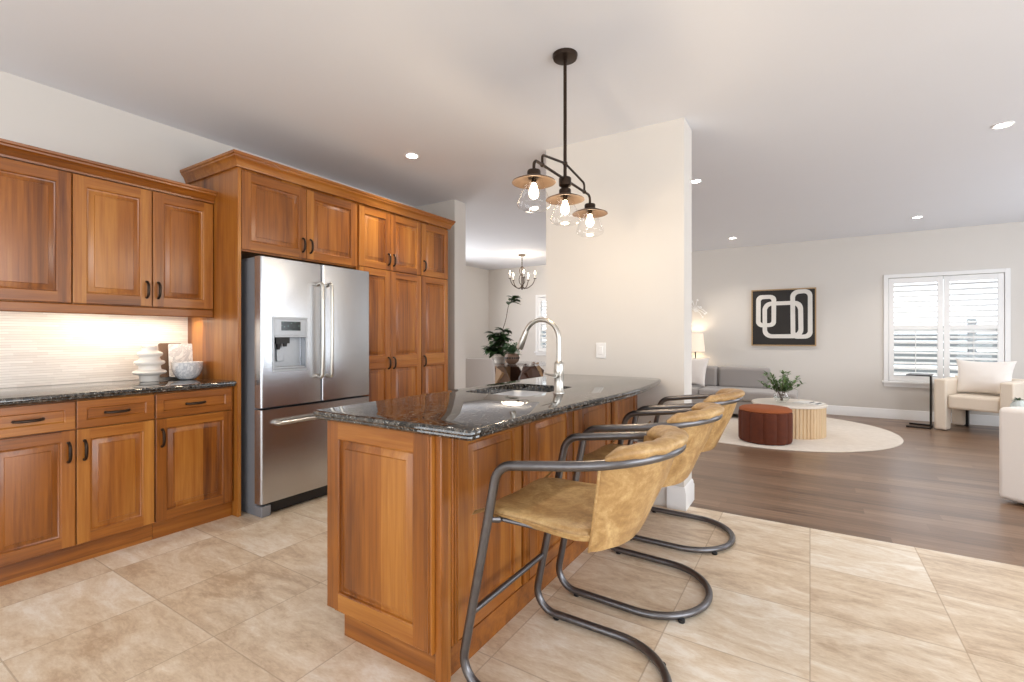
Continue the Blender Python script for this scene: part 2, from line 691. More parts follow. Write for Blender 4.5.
def door(mb, T, u0, u1, z0, z1, fw=.055, prof=None):
    """cope-and-stick door: two full-height stiles, rails between them, moulded inner edge and raised field"""
    def slab(a, b, c, d, mi):
        e = .0025
        back = [T(a, 0, c), T(b, 0, c), T(b, 0, d), T(a, 0, d)]
        edge = [T(a, .020 - e, c), T(b, .020 - e, c), T(b, .020 - e, d), T(a, .020 - e, d)]
        ea, eb = (e if a == u0 else 0), (e if b == u1 else 0)
        ec, ed = (e if c == z0 else 0), (e if d == z1 else 0)
        top = [T(a + ea, .020, c + ec), T(b - eb, .020, c + ec), T(b - eb, .020, d - ed), T(a + ea, .020, d - ed)]
        mb.loft([back, edge, top], mi=mi)
    slab(u0, u0 + fw, z0, z1, 0)
    slab(u1 - fw, u1, z0, z1, 0)
    slab(u0 + fw, u1 - fw, z0, z0 + fw, 1)
    slab(u0 + fw, u1 - fw, z1 - fw, z1, 1)
    loops = []
    for ins, d in (prof or DOOR):
        i = eval(ins.replace('f', str(fw))) if isinstance(ins, str) else ins
        loops.append([T(u0 + i, d, z0 + i), T(u1 - i, d, z0 + i), T(u1 - i, d, z1 - i), T(u0 + i, d, z1 - i)])
    mb.loft(loops, False, True)
    return mb


FLATP = [('f', .020), ('f+.004', .016), ('f+.006', .011)]


def pull(T, u, z, vertical, parent, L=.1, d0=.0):
    mb = MB()
    h = L / 2
    k = [(-h, 0), (-h, .010), (-h + .012, .022), (-h * .4, .029), (h * .4, .029), (h - .012, .022), (h, .010), (h, 0)]
    if vertical:
        pts = [T(u, d0 + d, z + s) for s, d in k]
    else:
        pts = [T(u + s, d0 + d, z) for s, d in k]
    pts = catmull(pts, 4)
    n = len(pts)
    rr = [.0045 + .0035 * math.sin(PI * i / (n - 1)) for i in range(n)]
    mb.tube(pts, rr, 10)
    for s in (-h, h):
        c0 = T(u, d0, z + s) if vertical else T(u + s, d0, z)
        c1 = T(u, d0 + .004, z + s) if vertical else T(u + s, d0 + .004, z)
        mb.tube([c0, c1], .008, 12)
    return mb.build('handle', M['bronze'], parent)


def sweep_profile(mb, path, prof, z0, out, mi=0):
    """mitred moulding: path of 2D points, prof of (outward, height), out = +1/-1 side"""
    P = [Vector((p[0], p[1])) for p in path]
    rings = []
    for i, p in enumerate(P):
        ns = []
        if i > 0:
            t = (P[i] - P[i - 1]).normalized()
            ns.append(Vector((t.y, -t.x)) * out)
        if i < len(P) - 1:
            t = (P[i + 1] - P[i]).normalized()
            ns.append(Vector((t.y, -t.x)) * out)
        nn = sum(ns, Vector((0, 0)))
        if len(ns) == 2:
            nn = nn / (1 + ns[0].dot(ns[1]))
        rings.append([(p.x + nn.x * d, p.y + nn.y * d, z0 + z) for d, z in prof])
    mb.loft(rings, mi=mi)
    return mb


# ------------------------------------------------------------------ room shell
H = 2.745
XL, XR, YB, YF = -3.95, 4.5, -3.4, 8.95
XC = XL + .004                      # backs of the cabinets
struct('floor_tile', MB().box(XL - .1, XR + .1, YB - .1, 3.55, -.1, 0), M['tile'], smooth=0)
struct('floor_wood', MB().box(-6.35, XR + .1, 3.55, YF + .1, -.1, 0), M['plank'], smooth=0)
struct('ceiling', MB().box(-6.35, XR + .1, YB - .1, YF + .1, H, H + .1), M['ceil'], smooth=0)
struct('wall_left', MB().box(XL - .1, XL, YB, 4.15, 0, H), M['wall'], smooth=0)
struct('wall_dining_front', MB().box(-6.35, -3.36, 4.15, 4.35, 0, H), M['wall'], smooth=0)
struct('wall_dining_left', MB().box(-6.35, -6.25, 4.35, YF, 0, H), M['wall'], smooth=0)
struct('wall_behind_camera', MB().box(XL - .1, XR + .1, YB - .1, YB, 0, H), M['wall'], smooth=0)
struct('wall_right', MB().box(XR, XR + .1, YB, YF, 0, H), M['wall'], smooth=0)
PX0, PX1, PY0, PY1 = -1.834, -.745, 3.45, 3.70
struct('wall_partition', MB().box(PX0, PX1, PY0, PY1, 0, H), M['wall'], smooth=0)

# far wall with two window openings
LW = (.985, 2.22, .56, 2.08)       # living room window opening
DW = (-4.95, -4.05, .90, 2.06)      # dining window opening


def wall_with_holes(name, x0, x1, y0, y1, holes):
    mb = MB()
    xs = x0
    for a, b, z0, z1 in sorted(holes):
        mb.box(xs, a, y0, y1, 0, H)
        mb.box(a, b, y0, y1, 0, z0)
        mb.box(a, b, y0, y1, z1, H)
        xs = b
    mb.box(xs, x1, y0, y1, 0, H)
    return struct(name, mb, M['wall'], smooth=0)


wall_with_holes('wall_far', -6.35, XR + .1, YF, YF + .14, [LW, DW])

BB = [(0, 0), (.016, 0), (.016, .105), (.011, .115), (.011, .125), (.006, .138), (0, .142)]
struct('baseboard_far', sweep_profile(MB(), [(-6.24, YF), (XR, YF)], BB, 0, 1), M['white'])
struct('baseboard_dining', sweep_profile(MB(), [(-6.25, 4.36), (-6.25, YF - .02)], BB, 0, 1), M['white'])
struct('baseboard_partition', sweep_profile(MB(), [(-.86, PY0), (PX1, PY0), (PX1, PY1), (PX0, PY1), (PX0, PY0 + .01)],
       [(d, z * 1.12) for d, z in BB], 0, 1), M['white'])
struct('baseboard_stub', sweep_profile(MB(), [(-3.6, 4.15), (-3.36, 4.15), (-3.36, 4.35), (-5.9, 4.35)], BB, 0, 1), M['white'])


def shutter_window(n, hole, panels, label=None):
    a, b, z0, z1 = hole
    fr = MB()
    t = .055
    # casing and sill round the opening
    fr.box(a - t, a, YF - .022, YF + .02, z0 - .0, z1 + t)
    fr.box(b, b + t, YF - .022, YF + .02, z0 - .0, z1 + t)
    fr.box(a, b, YF - .022, YF + .02, z1, z1 + t)
    fr.box(a - t - .02, b + t + .02, YF - .05, YF + .02, z0 - .03, z0)
    fr.box(a - t, b + t, YF - .018, YF + .02, z0 - .085, z0 - .03)
    w = struct('window_%d' % n, fr, M['white'], bevel=.003)
    sash = MB()
    sash.box(a, a + .04, YF + .09, YF + .12, z0, z1)
    sash.box(b - .04, b, YF + .09, YF + .12, z0, z1)
    sash.box(a + .04, b - .04, YF + .09, YF + .12, z0, z0 + .04)
    sash.box(a + .04, b - .04, YF + .09, YF + .12, z1 - .04, z1)
    sash.box(a + .04, b - .04, YF + .09, YF + .12, (z0 + z1) / 2 - .02, (z0 + z1) / 2 + .02)
    sash.build('sash', M['white'], w)
    MB().box(a + .03, b - .03, YF + .100, YF + .106, z0 + .03, z1 - .03).build('pane', M['pane'], w, smooth=0)
    pw = (b - a) / panels
    for i in range(panels):
        x0, x1 = a + i * pw + .004, a + (i + 1) * pw - .004
        p = MB()
        st, tr, mr = .062, .085, .06
        y0, y1 = YF - .012, YF + .016
        zm = z0 + (z1 - z0) * .52
        p.box(x0, x0 + st, y0, y1, z0 + .006, z1 - .006)
        p.box(x1 - st, x1, y0, y1, z0 + .006, z1 - .006)
        for za, zb in ((z0 + .006, z0 + tr), (zm - mr / 2, zm + mr / 2), (z1 - tr, z1 - .006)):
            p.box(x0 + st, x1 - st, y0, y1, za, zb)
        sp = p.build('shutter_panel', M['white'], w, bevel=.003)
        lv = MB()
        for za, zb in ((z0 + tr, zm - mr / 2), (zm + mr / 2, z1 - tr)):
            k = max(1, round((zb - za) / .078))
            for j in range(k):
                z = za + (zb - za) * (j + .5) / k
                ang = math.radians(27)
                m = Matrix.Translation(((x0 + x1) / 2, YF + .004, z)) @ Matrix.Rotation(ang, 4, 'X')
                ring = [[m @ Vector((sx * ((x1 - x0) / 2 - st - .002), .036 * math.cos(q), .0065 * math.sin(q))) for q in [2 * PI * h / 10 for h in range(10)]] for sx in (-1, 1)]
                lv.loft(ring)
        lv.build('louver_set', M['white'], sp)
        MB().tube([((x0 + x1) / 2, YF - .035, z0 + tr + .05), ((x0 + x1) / 2, YF - .035, zm - mr / 2 - .03)], .005, 8).build('tilt_rod', M['white'], sp)
    return w


shutter_window(1, LW, 2)
shutter_window(2, DW, 2)

# outside the windows
fb = MB()
for i in range(8):
    z = .18 + i * .16
    fb.box(-8, 6, 12.0, 12.04, z, z + .125)
for i in range(9):
    fb.box(-8 + i * 1.75, -7.88 + i * 1.75, 12.04, 12.12, 0, 1.55)
tag(fb.build('garden_fence', M['fence'], None, smooth=0), 'weathered grey slat fence outside the living room window', 'fence')
struct('ground_outside', MB().box(-12, 10, YF + .14, 20, -.25, -.15), plain('lawn', (110, 124, 92), 0.9, var=0.3, scale=5), smooth=0)


# ------------------------------------------------------------------ kitchen wall run
def base_cabinet(y0, y1, units, label):
    root = thing('base_cabinet', (-3.31, y0, 0), label, 'cabinet', 'base cabinets under the wall counter')
    T = face_x(-3.31)
    MB().box(XC, -3.31, y0, y1, .10, .875).build('carcass', [WV], root, bevel=.002)
    MB().box(XC, -3.325, y0, y1, 0, .10).build('toe_kick', [WH], root)
    for a, b, side in units:
        d = door(MB(), T, a + .002, b - .002, .724, .870, .04, FLATP).build('drawer_front', [WH, WH], root)
        pull(T, (a + b) / 2, .794, False, d, .105, .013)
        d = door(MB(), T, a + .002, b - .002, .108, .718).build('door', [WV, WH], root)
        pull(T, b - .03 if side > 0 else a + .033, .605, True, d, .10, .02)
    return root


base_cabinet(.545, 1.26, [(.545, .903, 1), (.905, 1.26, -1)], 'wide two-door base cabinet at the left end of the wall counter')
base_cabinet(1.262, 1.720, [(1.264, 1.705, -1)], 'single-door base cabinet under the counter beside the fridge')


def slab_rings(outline, steps):
    """outline: closed ccw 2D loop; steps: (inset, z) -> list of 3D rings"""
    n = len(outline)
    P = [Vector(p) for p in outline]
    rings = []
    for ins, z in steps:
        ring = []
        for i in range(n):
            t1 = (P[i] - P[i - 1]).normalized()
            t2 = (P[(i + 1) % n] - P[i]).normalized()
            n1, n2 = Vector((-t1.y, t1.x)), Vector((-t2.y, t2.x))
            nn = (n1 + n2) / max(.3, 1 + n1.dot(n2))
            q = P[i] + nn * ins
            ring.append((q.x, q.y, z))
        rings.append(ring)
    return rings


def counter(name, outline, ztop, th, hole=None, **kw):
    steps = [(.010, ztop), (.004, ztop - .002), (0, ztop - .007), (0, ztop - .018), (.006, ztop - .024), (.005, ztop - .030), (.013, ztop - .038), (.024, ztop - th)]
    rings = slab_rings(outline, steps)
    mb = MB()
    mb.loft(rings, False, False)
    bm = bmesh.new()
    top = [bm.verts.new(p) for p in rings[0]]
    bot = [bm.verts.new(p) for p in rings[-1]]
    et = [bm.edges.new((top[i - 1], top[i])) for i in range(len(top))]
    eb = [bm.edges.new((bot[i - 1], bot[i])) for i in range(len(bot))]
    if hole:
        h1 = [bm.verts.new((p[0], p[1], ztop)) for p in hole]
        h2 = [bm.verts.new((p[0], p[1], ztop - th)) for p in hole]
        et += [bm.edges.new((h1[i - 1], h1[i])) for i in range(len(h1))]
        eb += [bm.edges.new((h2[i - 1], h2[i])) for i in range(len(h2))]
        mb.loft([[v.co.copy() for v in h1], [v.co.copy() for v in h2]], False, False)
    bmesh.ops.triangle_fill(bm, use_beauty=True, use_dissolve=False, edges=et)
    bmesh.ops.triangle_fill(bm, use_beauty=True, use_dissolve=False, edges=eb)
    bm.verts.index_update()
    mb.add([v.co.copy() for v in bm.verts], [tuple(v.index for v in f.verts) for f in bm.faces])
    bm.free()
    # weld so normals are consistent
    w = bmesh.new()
    vs = [w.verts.new(v) for v in mb.v]
    w.verts.ensure_lookup_table()
    for f in mb.f:
        try:
            w.faces.new([vs[i] for i in f])
        except ValueError:
            pass
    bmesh.ops.remove_doubles(w, verts=w.verts[:], dist=1e-5)
    w.verts.index_update()
    out = MB().add([v.co.copy() for v in w.verts], [tuple(v.index for v in f.verts) for f in w.faces])
    w.free()
    return out.build(name, M['granite'], None, smooth=40, **kw)


o = counter('granite_countertop', [(XL + .008, .535), (-3.265, .535), (-3.265, 1.720), (XL + .008, 1.720)], .916, .041, origin=(-3.6, 1.14, .875))
tag(o, 'dark speckled granite countertop along the left kitchen wall', 'countertop')
bsp = struct('wall_backsplash', MB().box(XL, XL + .008, 0.5, 1.721, .876, 1.42), M['strip'], smooth=0)


def wall_cabinet(y0, y1, units, label):
    root = thing('wall_cabinet', (-3.58, y0, 1.40), label, 'cabinet', 'upper cabinets on the left wall')
    T = face_x(-3.58)
    MB().box(XC, -3.58, y0, y1, 1.40, 2.19).build('carcass', [WV], root, bevel=.002)
    for a, b, side in units:
        d = door(MB(), T, a + .002, b - .002, 1.405, 2.143, .06).build('door', [WV, WH], root)
        if side:
            pull(T, b - .03 if side > 0 else a + .03, 1.51, True, d, .10, .02)
    return root


wall_cabinet(.56, .960, [(.562, .960, 0)], 'leftmost upper cabinet, single pale-panelled door without a visible handle')
wall_cabinet(.962, 1.720, [(.962, 1.350, 1), (1.352, 1.718, -1)], 'two-door upper cabinet with a pair of centre handles, beside the tall fridge panel')
CROWN = [(0, 0), (.022, 0), (.024, .012), (.030, .018), (.036, .034), (.052, .052), (.062, .058), (.064, .068), (.074, .074), (.076, .090), (0, .090)]
cr = sweep_profile(MB(), [(-3.58, .56), (-3.58, 1.719)], [(d_, z_ * .85) for d_, z_ in CROWN], 2.150, 1).build('crown_moulding', [WH], None, origin=(-3.58, 1.15, 2.162))
tag(cr, 'dark cherry crown moulding along the lower left upper cabinets', 'moulding')
lr = MB().box(-3.60, -3.565, .56, 1.720, 1.345, 1.40).build('light_rail', [WH], None, bevel=.006, origin=(-3.58, 1.15, 1.345))
tag(lr, 'plain wooden light rail under the left upper cabinets', 'moulding')

ul = thing('under_cabinet_light', (-3.78, 1.15, 1.40), 'slim glowing light strip under the left upper cabinets', 'light')
MB().box(-3.82, -3.74, .62, 1.70, 1.382, 1.40).build('housing', M['white'], ul, bevel=.003)
MB().box(-3.81, -3.75, .63, 1.69, 1.379, 1.383).build('lens', M['ledstrip'], ul, smooth=0)
la = area('under_cabinet_lamp', (-3.78, 1.15, 1.372), (-3.80, 1.15, .9), 1.10, .10, 3.4, (1.0, .86, .68))
la.rotation_euler = (0, math.radians(4), PI / 2)

# tall block: cabinet over the fridge, pantry, crown
TF = -3.27
T = face_x(TF)
fc = thing('fridge_cabinet', (TF, 1.722, 0), 'cherry cabinet above the fridge with tall side panel reaching the floor', 'cabinet', 'tall cherry cabinets')
MB().box(XC, TF + .018, 1.722, 1.745, 0, 2.36).build('side_panel', [WV], fc, bevel=.002)
MB().box(XC, TF, 1.745, 2.715, 1.795, 2.36).build('carcass', [WV], fc, bevel=.002)
for a, b, side in ((1.748, 2.233, 1), (2.237, 2.712, -1)):
    d = door(MB(), T, a, b, 1.806, 2.335, .06).build('door', [WV, WH], fc)
    pull(T, b - .03 if side > 0 else a + .03, 1.905, True, d, .10, .02)


def pantry(y0, y1, units, label):
    root = thing('pantry_cabinet', (TF, y0, 0), label, 'cabinet', 'tall cherry cabinets')
    MB().box(XC, TF, y0, y1, .10, 2.36).build('carcass', [WV], root, bevel=.002)
    MB().box(XC, TF - .03, y0, y1, 0, .10).build('toe_kick', [WH], root)
    for a, b, side in units:
        u = b - .03 if side > 0 else a + .03
        d = door(MB(), T, a, b, 1.818, 2.335, .058).build('upper_door', [WV, WH], root)
        pull(T, u, 1.915, True, d, .10, .02)
        mb = door(MB(), T, a, b, .108, .985, .058)
        door(mb, T, a, b, .985, 1.812, .058)
        d = mb.build('tall_door', [WV, WH], root)
        pull(T, u, .972, True, d, .10, .02)
    return root


pantry(2.717, 3.498, [(2.735, 3.093, 1), (3.097, 3.496, -1)], 'double pantry cabinet with paired tall doors right beside the fridge')
pantry(3.50, 3.91, [(3.504, 3.905, -1)], 'narrow single pantry cabinet at the far end next to the doorway')
cr = sweep_profile(MB(), [(XL + .006, 1.722), (TF + .018, 1.722), (TF + .018, 3.912), (XL + .006, 3.912)], [(d_ * .72, z_) for d_, z_ in CROWN], 2.352, 1).build('crown_moulding', [WH], None, origin=(TF, 2.8, 2.352))
tag(cr, 'cherry crown moulding with mitred corner on top of the tall cabinets', 'moulding')


# ------------------------------------------------------------------ refrigerator
def fridge():
    x0, y0, w = -3.09, 1.788, .922
    root = thing('refrigerator', (x0 - .4, y0 + w / 2, 0), 'stainless french-door refrigerator with a water dispenser, between the tall cabinets', 'refrigerator')
    MB().box(-3.87, x0 - .085, y0 + .005, y0 + w - .005, .045, 1.735).build('body', M['fridgeside'], root, bevel=.004)
    MB().box(x0 - .22, x0 - .03, y0 + .05, y0 + w - .05, .012, .085).build('base_grille', M['black'], root)
    for yy in (y0 + .01, y0 + w - .075):
        MB().box(x0 - .30, x0 - .012, yy, yy + .065, 0, .072).build('foot', M['fridgeside'], root, bevel=.004)
    for yy in (y0 + .01, y0 + w - .13):
        MB().box(x0 - .26, x0 - .02, yy, yy + .12, 1.735, 1.752).build('hinge_cover', M['fridgeside'], root, bevel=.003)

    def panel(mb, a, b, z0, z1, hole=None, depth=.078):
        loops = []
        for ins, d in ((0, 0), (0, depth - .016), (.003, depth - .007), (.009, depth - .002), (.018, depth)):
            # rounded vertical edges, crisp horizontal ones
            zi = min(ins, .003)
            loops.append([(x0 - depth + d, a + ins, z0 + zi), (x0 - depth + d, b - ins, z0 + zi), (x0 - depth + d, b - ins, z1 - zi), (x0 - depth + d, a + ins, z1 - zi)])
        if hole:
            ha, hb, hz0, hz1, hd = hole
            loops.append([(x0, ha, hz0), (x0, hb, hz0), (x0, hb, hz1), (x0, ha, hz1)])
            loops.append([(x0 - hd, ha, hz0), (x0 - hd, hb, hz0), (x0 - hd, hb, hz1), (x0 - hd, ha, hz1)])
        mb.loft(loops)
        return mb
    mid = y0 + w / 2 + .005
    da, db = y0 + .078, y0 + .340
    dl = panel(MB(), y0, mid - .003, .732, 1.752, (da + .008, db - .008, .985, 1.345, .066)).build('door', M['steel'], root)
    dr = panel(MB(), mid + .003, y0 + w, .732, 1.752).build('door', M['steel'], root)
    fz = panel(MB(), y0, y0 + w, .088, .722).build('freezer_drawer', M['steel'], root)
    # dispenser
    ds = MB()
    X = x0
    ds.box(X - .006, X + .006, da, db, 1.335, 1.35)
    ds.box(X - .006, X + .006, da, db, .970, .988)
    ds.box(X - .006, X + .006, da, da + .012, .988, 1.335)
    ds.box(X - .006, X + .006, db - .012, db, .988, 1.335)
    ds.box(X - .05, X + .004, da + .012, db - .012, 1.222, 1.335)
    ds.box(X - .05, X + .010, da + .012, db - .012, 1.208, 1.222)
    ds.box(X - .066, X - .062, da + .012, db - .012, .988, 1.208)
    p = ds.build('dispenser', M['greyplast'], dl, bevel=.002)
    MB().box(X + .003, X + .006, da + .062, db - .055, 1.255, 1.318).build('display', M['display'], p, smooth=0)
    nz = MB()
    nz.box(X - .058, X - .012, da + .035, da + .135, 1.165, 1.207)
    nz.lathe([(.018, 0), (.014, -.03), (.011, -.045)], (X - .03, da + .06, 1.168), 14)
    nz.lathe([(.016, 0), (.013, -.025)], (X - .03, da + .11, 1.168), 14)
    nz.build('nozzle', M['black'], p)
    MB().box(X - .06, X - .045, da + .06, da + .11, 1.04, 1.14).build('paddle', M['greyplast'], p, bevel=.003)
    MB().box(X - .06, X - .004, da + .014, db - .014, .989, 1.004).build('drip_tray', M['greyplast'], p, bevel=.002)

    def hbar(pts, parent):
        mb = MB()
        pp = fillet(pts, [.022] * (len(pts) - 2), 6)
        mb.tube(pp, .0125, 12)
        return mb.build('handle', M['nickel'], parent)
    for yy, par in ((mid - .038, dl), (mid + .042, dr)):
        hbar([(X - .002, yy, .925), (X + .058, yy, .905), (X + .062, yy, 1.26), (X + .058, yy, 1.615), (X - .002, yy, 1.595)], par)
    hbar([(X - .002, y0 + .10, .625), (X + .052, y0 + .085, .626), (X + .056, y0 + w / 2, .626), (X + .052, y0 + w - .085, .626), (X - .002, y0 + w - .10, .625)], fz)
    return root


fridge()


# ------------------------------------------------------------------ things on the wall counter
CZ = .9165
prof = [(.0, 0), (.052, 0), (.054, .004), (.054, .036), (.06, .042), (.088, .050), (.094, .060), (.088, .070), (.064, .078), (.060, .100), (.064, .106), (.080, .114), (.085, .124), (.080, .134), (.060, .142), (.056, .160),
        (.060, .166), (.070, .172), (.074, .181), (.069, .190), (.052, .198), (.044, .206), (.042, .226), (.046, .232), (.042, .236), (.037, .230), (.037, .15), (0, .15)]
v = MB().lathe(prof, (-3.72, 1.395, CZ), 40).build('ringed_vase', M['ceramic'], None, smooth=60, origin=(-3.72, 1.395, CZ))
tag(v, 'cream ceramic vase of stacked discs on the wall counter', 'vase')


def leaning(name, yc, w, h, th, xfoot, mat, label, cat, rnd=.012):
    tilt = math.radians(5)
    m = Matrix.Translation((xfoot, yc, CZ + .004)) @ Matrix.Rotation(-tilt, 4, 'Y')
    ring0 = [(0, a, b) for a, b, _ in rrect(0, h / 2, w, h, rnd, 0)]
    o = MB().loft([[m @ Vector((d, p[1], p[2])) for p in ring0] for d in (0, th)]).build(name, mat, None, bevel=.002, origin=(xfoot, yc, CZ))
    return tag(o, label, cat)


leaning('cutting_board', 1.60, .145, .245, .016, -3.918, M['taupe'], 'dark wooden cutting board leaning behind the marble board', 'board')
leaning('marble_board', 1.648, .155, .240, .014, -3.872, M['marble'], 'white marble board leaning between vase and tall panel', 'board')
bw = [(0, .006), (.03, .0), (.048, .0), (.056, .006), (.078, .032), (.091, .072), (.094, .118), (.089, .119), (.086, .073), (.073, .036), (.048, .014), (0, .012)]
b = MB().lathe(bw, (-3.70, 1.612, CZ), 40).build('marble_bowl', M['marble'], None, smooth=50, origin=(-3.70, 1.612, CZ))
tag(b, 'round white marble bowl in front of the marble board', 'bowl')


# ------------------------------------------------------------------ island
def island():
    root = thing('kitchen_island', (-1.36, 2.3, 0), 'cherry kitchen island with raised panels, standing against the partition wall', 'island')
    x0, x1, y0, y1 = -1.64, -1.09, 1.255, 3.446
    mb = MB()
    mb.box(x0, x1, y0, y0 + .02, .10, .872)
    mb.box(x0, x1, y1 - .02, y1, .10, .872)
    mb.box(x0, x0 + .02, y0 + .02, y1 - .02, .10, .872)
    mb.box(x1 - .02, x1, y0 + .02, y1 - .02, .10, .872)
    mb.box(x0 + .02, x1 - .02, y0 + .02, y1 - .02, .10, .12)
    mb.build('carcass', [WV], root)
    MB().box(-1.60, -1.084, 1.272, y1 - .005, 0, .10).build('plinth', [WX], root)
    T = face_ny(1.255)
    door(MB(), T, -1.662, -1.120, .118, .872, .068).build('end_panel', [WV, WX], root)
    pl = MB()
    pl.box(-1.118, -1.096, 1.232, 1.255, .118, .872)
    for xx in (-1.112, -1.102):
        pl.tube([(xx, 1.232, .122), (xx, 1.232, .868)], .004, 8)
    pl.build('beaded_strip', [WV], root)
    MB().box(-1.096, -1.068, 1.246, 1.30, .0, .872).build('corner_post', [WV], root, bevel=.003)
    T = face_x(-1.09)
    us = [(1.345, 1.785), (1.855, 2.315), (2.385, 2.885), (2.955, 3.435)]
    for a, b in us:
        door(MB(), T, a, b, .118, .872, .055).build('back_panel', [WV, WH], root)
    for c in (1.3225, 1.82, 2.35, 2.92):
        s = MB()
        s.box(-1.09, -1.068, c - .0215, c + .0215, .118, .872)
        for yy in (-.014, 0, .014):
            s.tube([(-1.068, c + yy, .122), (-1.068, c + yy, .868)], .005, 8)
        s.build('beaded_strip', [WV], root)
    return root


island()

bow = catmull([(-.903, 1.225), (-.905, 1.43), (-.895, 1.74), (-.877, 2.0), (-.845, 2.3), (-.828, 2.65), (-.842, 3.0), (-.868, 3.27)], 5)
outl = [(-1.70, 1.20), (-.928, 1.20), (-.911, 1.207)] + [(p.x, p.y) for p in [Vector(q) if len(q) == 2 else q for q in bow]] + [(-.880, 3.36), (-.90, 3.42), (-.94, 3.446), (-1.70, 3.446)]
SX0, SX1, SY0, SY1 = -1.585, -1.178, 2.02, 2.575
hole = [(p[0], p[1]) for p in rrect((SX0 + SX1) / 2, (SY0 + SY1) / 2, SX1 - SX0, SY1 - SY0, .05, 0)]
o = counter('island_countertop', outl, .9155, .042, hole, origin=(-1.3, 2.3, .873))
tag(o, 'dark speckled granite island top with bowed stool side and sink cut-out', 'countertop')

sk = thing('sink', ((SX0 + SX1) / 2, (SY0 + SY1) / 2, .70), 'stainless undermount sink set into the island granite', 'sink')
scx, scy, sw, sh = (SX0 + SX1) / 2, (SY0 + SY1) / 2, SX1 - SX0, SY1 - SY0
mb = MB()
mb.loft([rrect(scx, scy, sw + .05, sh + .05, .06, .8725), rrect(scx, scy, sw - .004, sh - .004, .05, .8725), rrect(scx, scy, sw - .016, sh - .016, .05, .86), rrect(scx, scy, sw - .03, sh - .03, .05, .72),
         rrect(scx, scy, sw - .07, sh - .07, .04, .702), rrect(scx, scy, .08, .08, .039, .698)], False, True)
mb.build('basin', M['steelh'], sk, smooth=50)
MB().lathe([(.042, 0), (.042, .004), (.034, .005), (.030, .001), (.0, .001)], (scx, scy, .699), 24).build('drain', M['nickel'], sk)


def faucet():
    bx, by, bz = -1.118, 2.245, .9158
    root = thing('faucet', (bx, by, bz), 'tall brushed nickel gooseneck faucet behind the island sink', 'faucet')
    MB().lathe([(.030, 0), (.030, .005), (.026, .010), (.0245, .012), (.0245, .085), (.0255, .088), (.0255, .150), (.022, .160), (.014, .170), (0, .170)], (bx, by, bz), 28).build('body', M['nickel'], root, smooth=45)
    r = .104
    pts = [(bx, by, bz + .15), (bx, by, bz + .28)]
    cz = bz + .283
    for i in range(0, 21):
        a = math.radians(0 + 156 * i / 20)
        pts.append((bx - r + r * math.cos(a), by, cz + r * math.sin(a)))
    MB().tube(pts, .0125, 16).build('spout', M['nickel'], root, smooth=60)
    a = math.radians(156)
    p = Vector((bx - r + r * math.cos(a), by, cz + r * math.sin(a)))
    t = Vector((-math.sin(a), 0, math.cos(a)))
    hd = MB()
    hd.tube([p - t * .004, p + t * .006, p + t * .05, p + t * .095, p + t * .105], [.0135, .0155, .0175, .0200, .0165], 18)
    hd.build('spray_head', M['nickel'], root, smooth=45)
    hm = MB()
    hm.tube([(bx, by - .02, bz + .095), (bx, by - .045, bz + .095)], .014, 14)
    hm.tube([(bx, by - .042, bz + .095), (bx - .012, by - .075, bz + .100), (bx - .026, by - .108, bz + .110)], [.007, .006, .005], 10)
    hm.build('lever', M['nickel'], root)
    return root


faucet()

sp = thing('light_switch', (-1.358, PY0, 1.107), 'white wall switch plate on the partition wall', 'switch')
MB().box(-1.398, -1.318, PY0 - .007, PY0, 1.048, 1.166).build('plate', M['white'], sp, bevel=.004)
MB().box(-1.374, -1.342, PY0 - .011, PY0 - .006, 1.075, 1.139).build('rocker', M['white'], sp, bevel=.002)


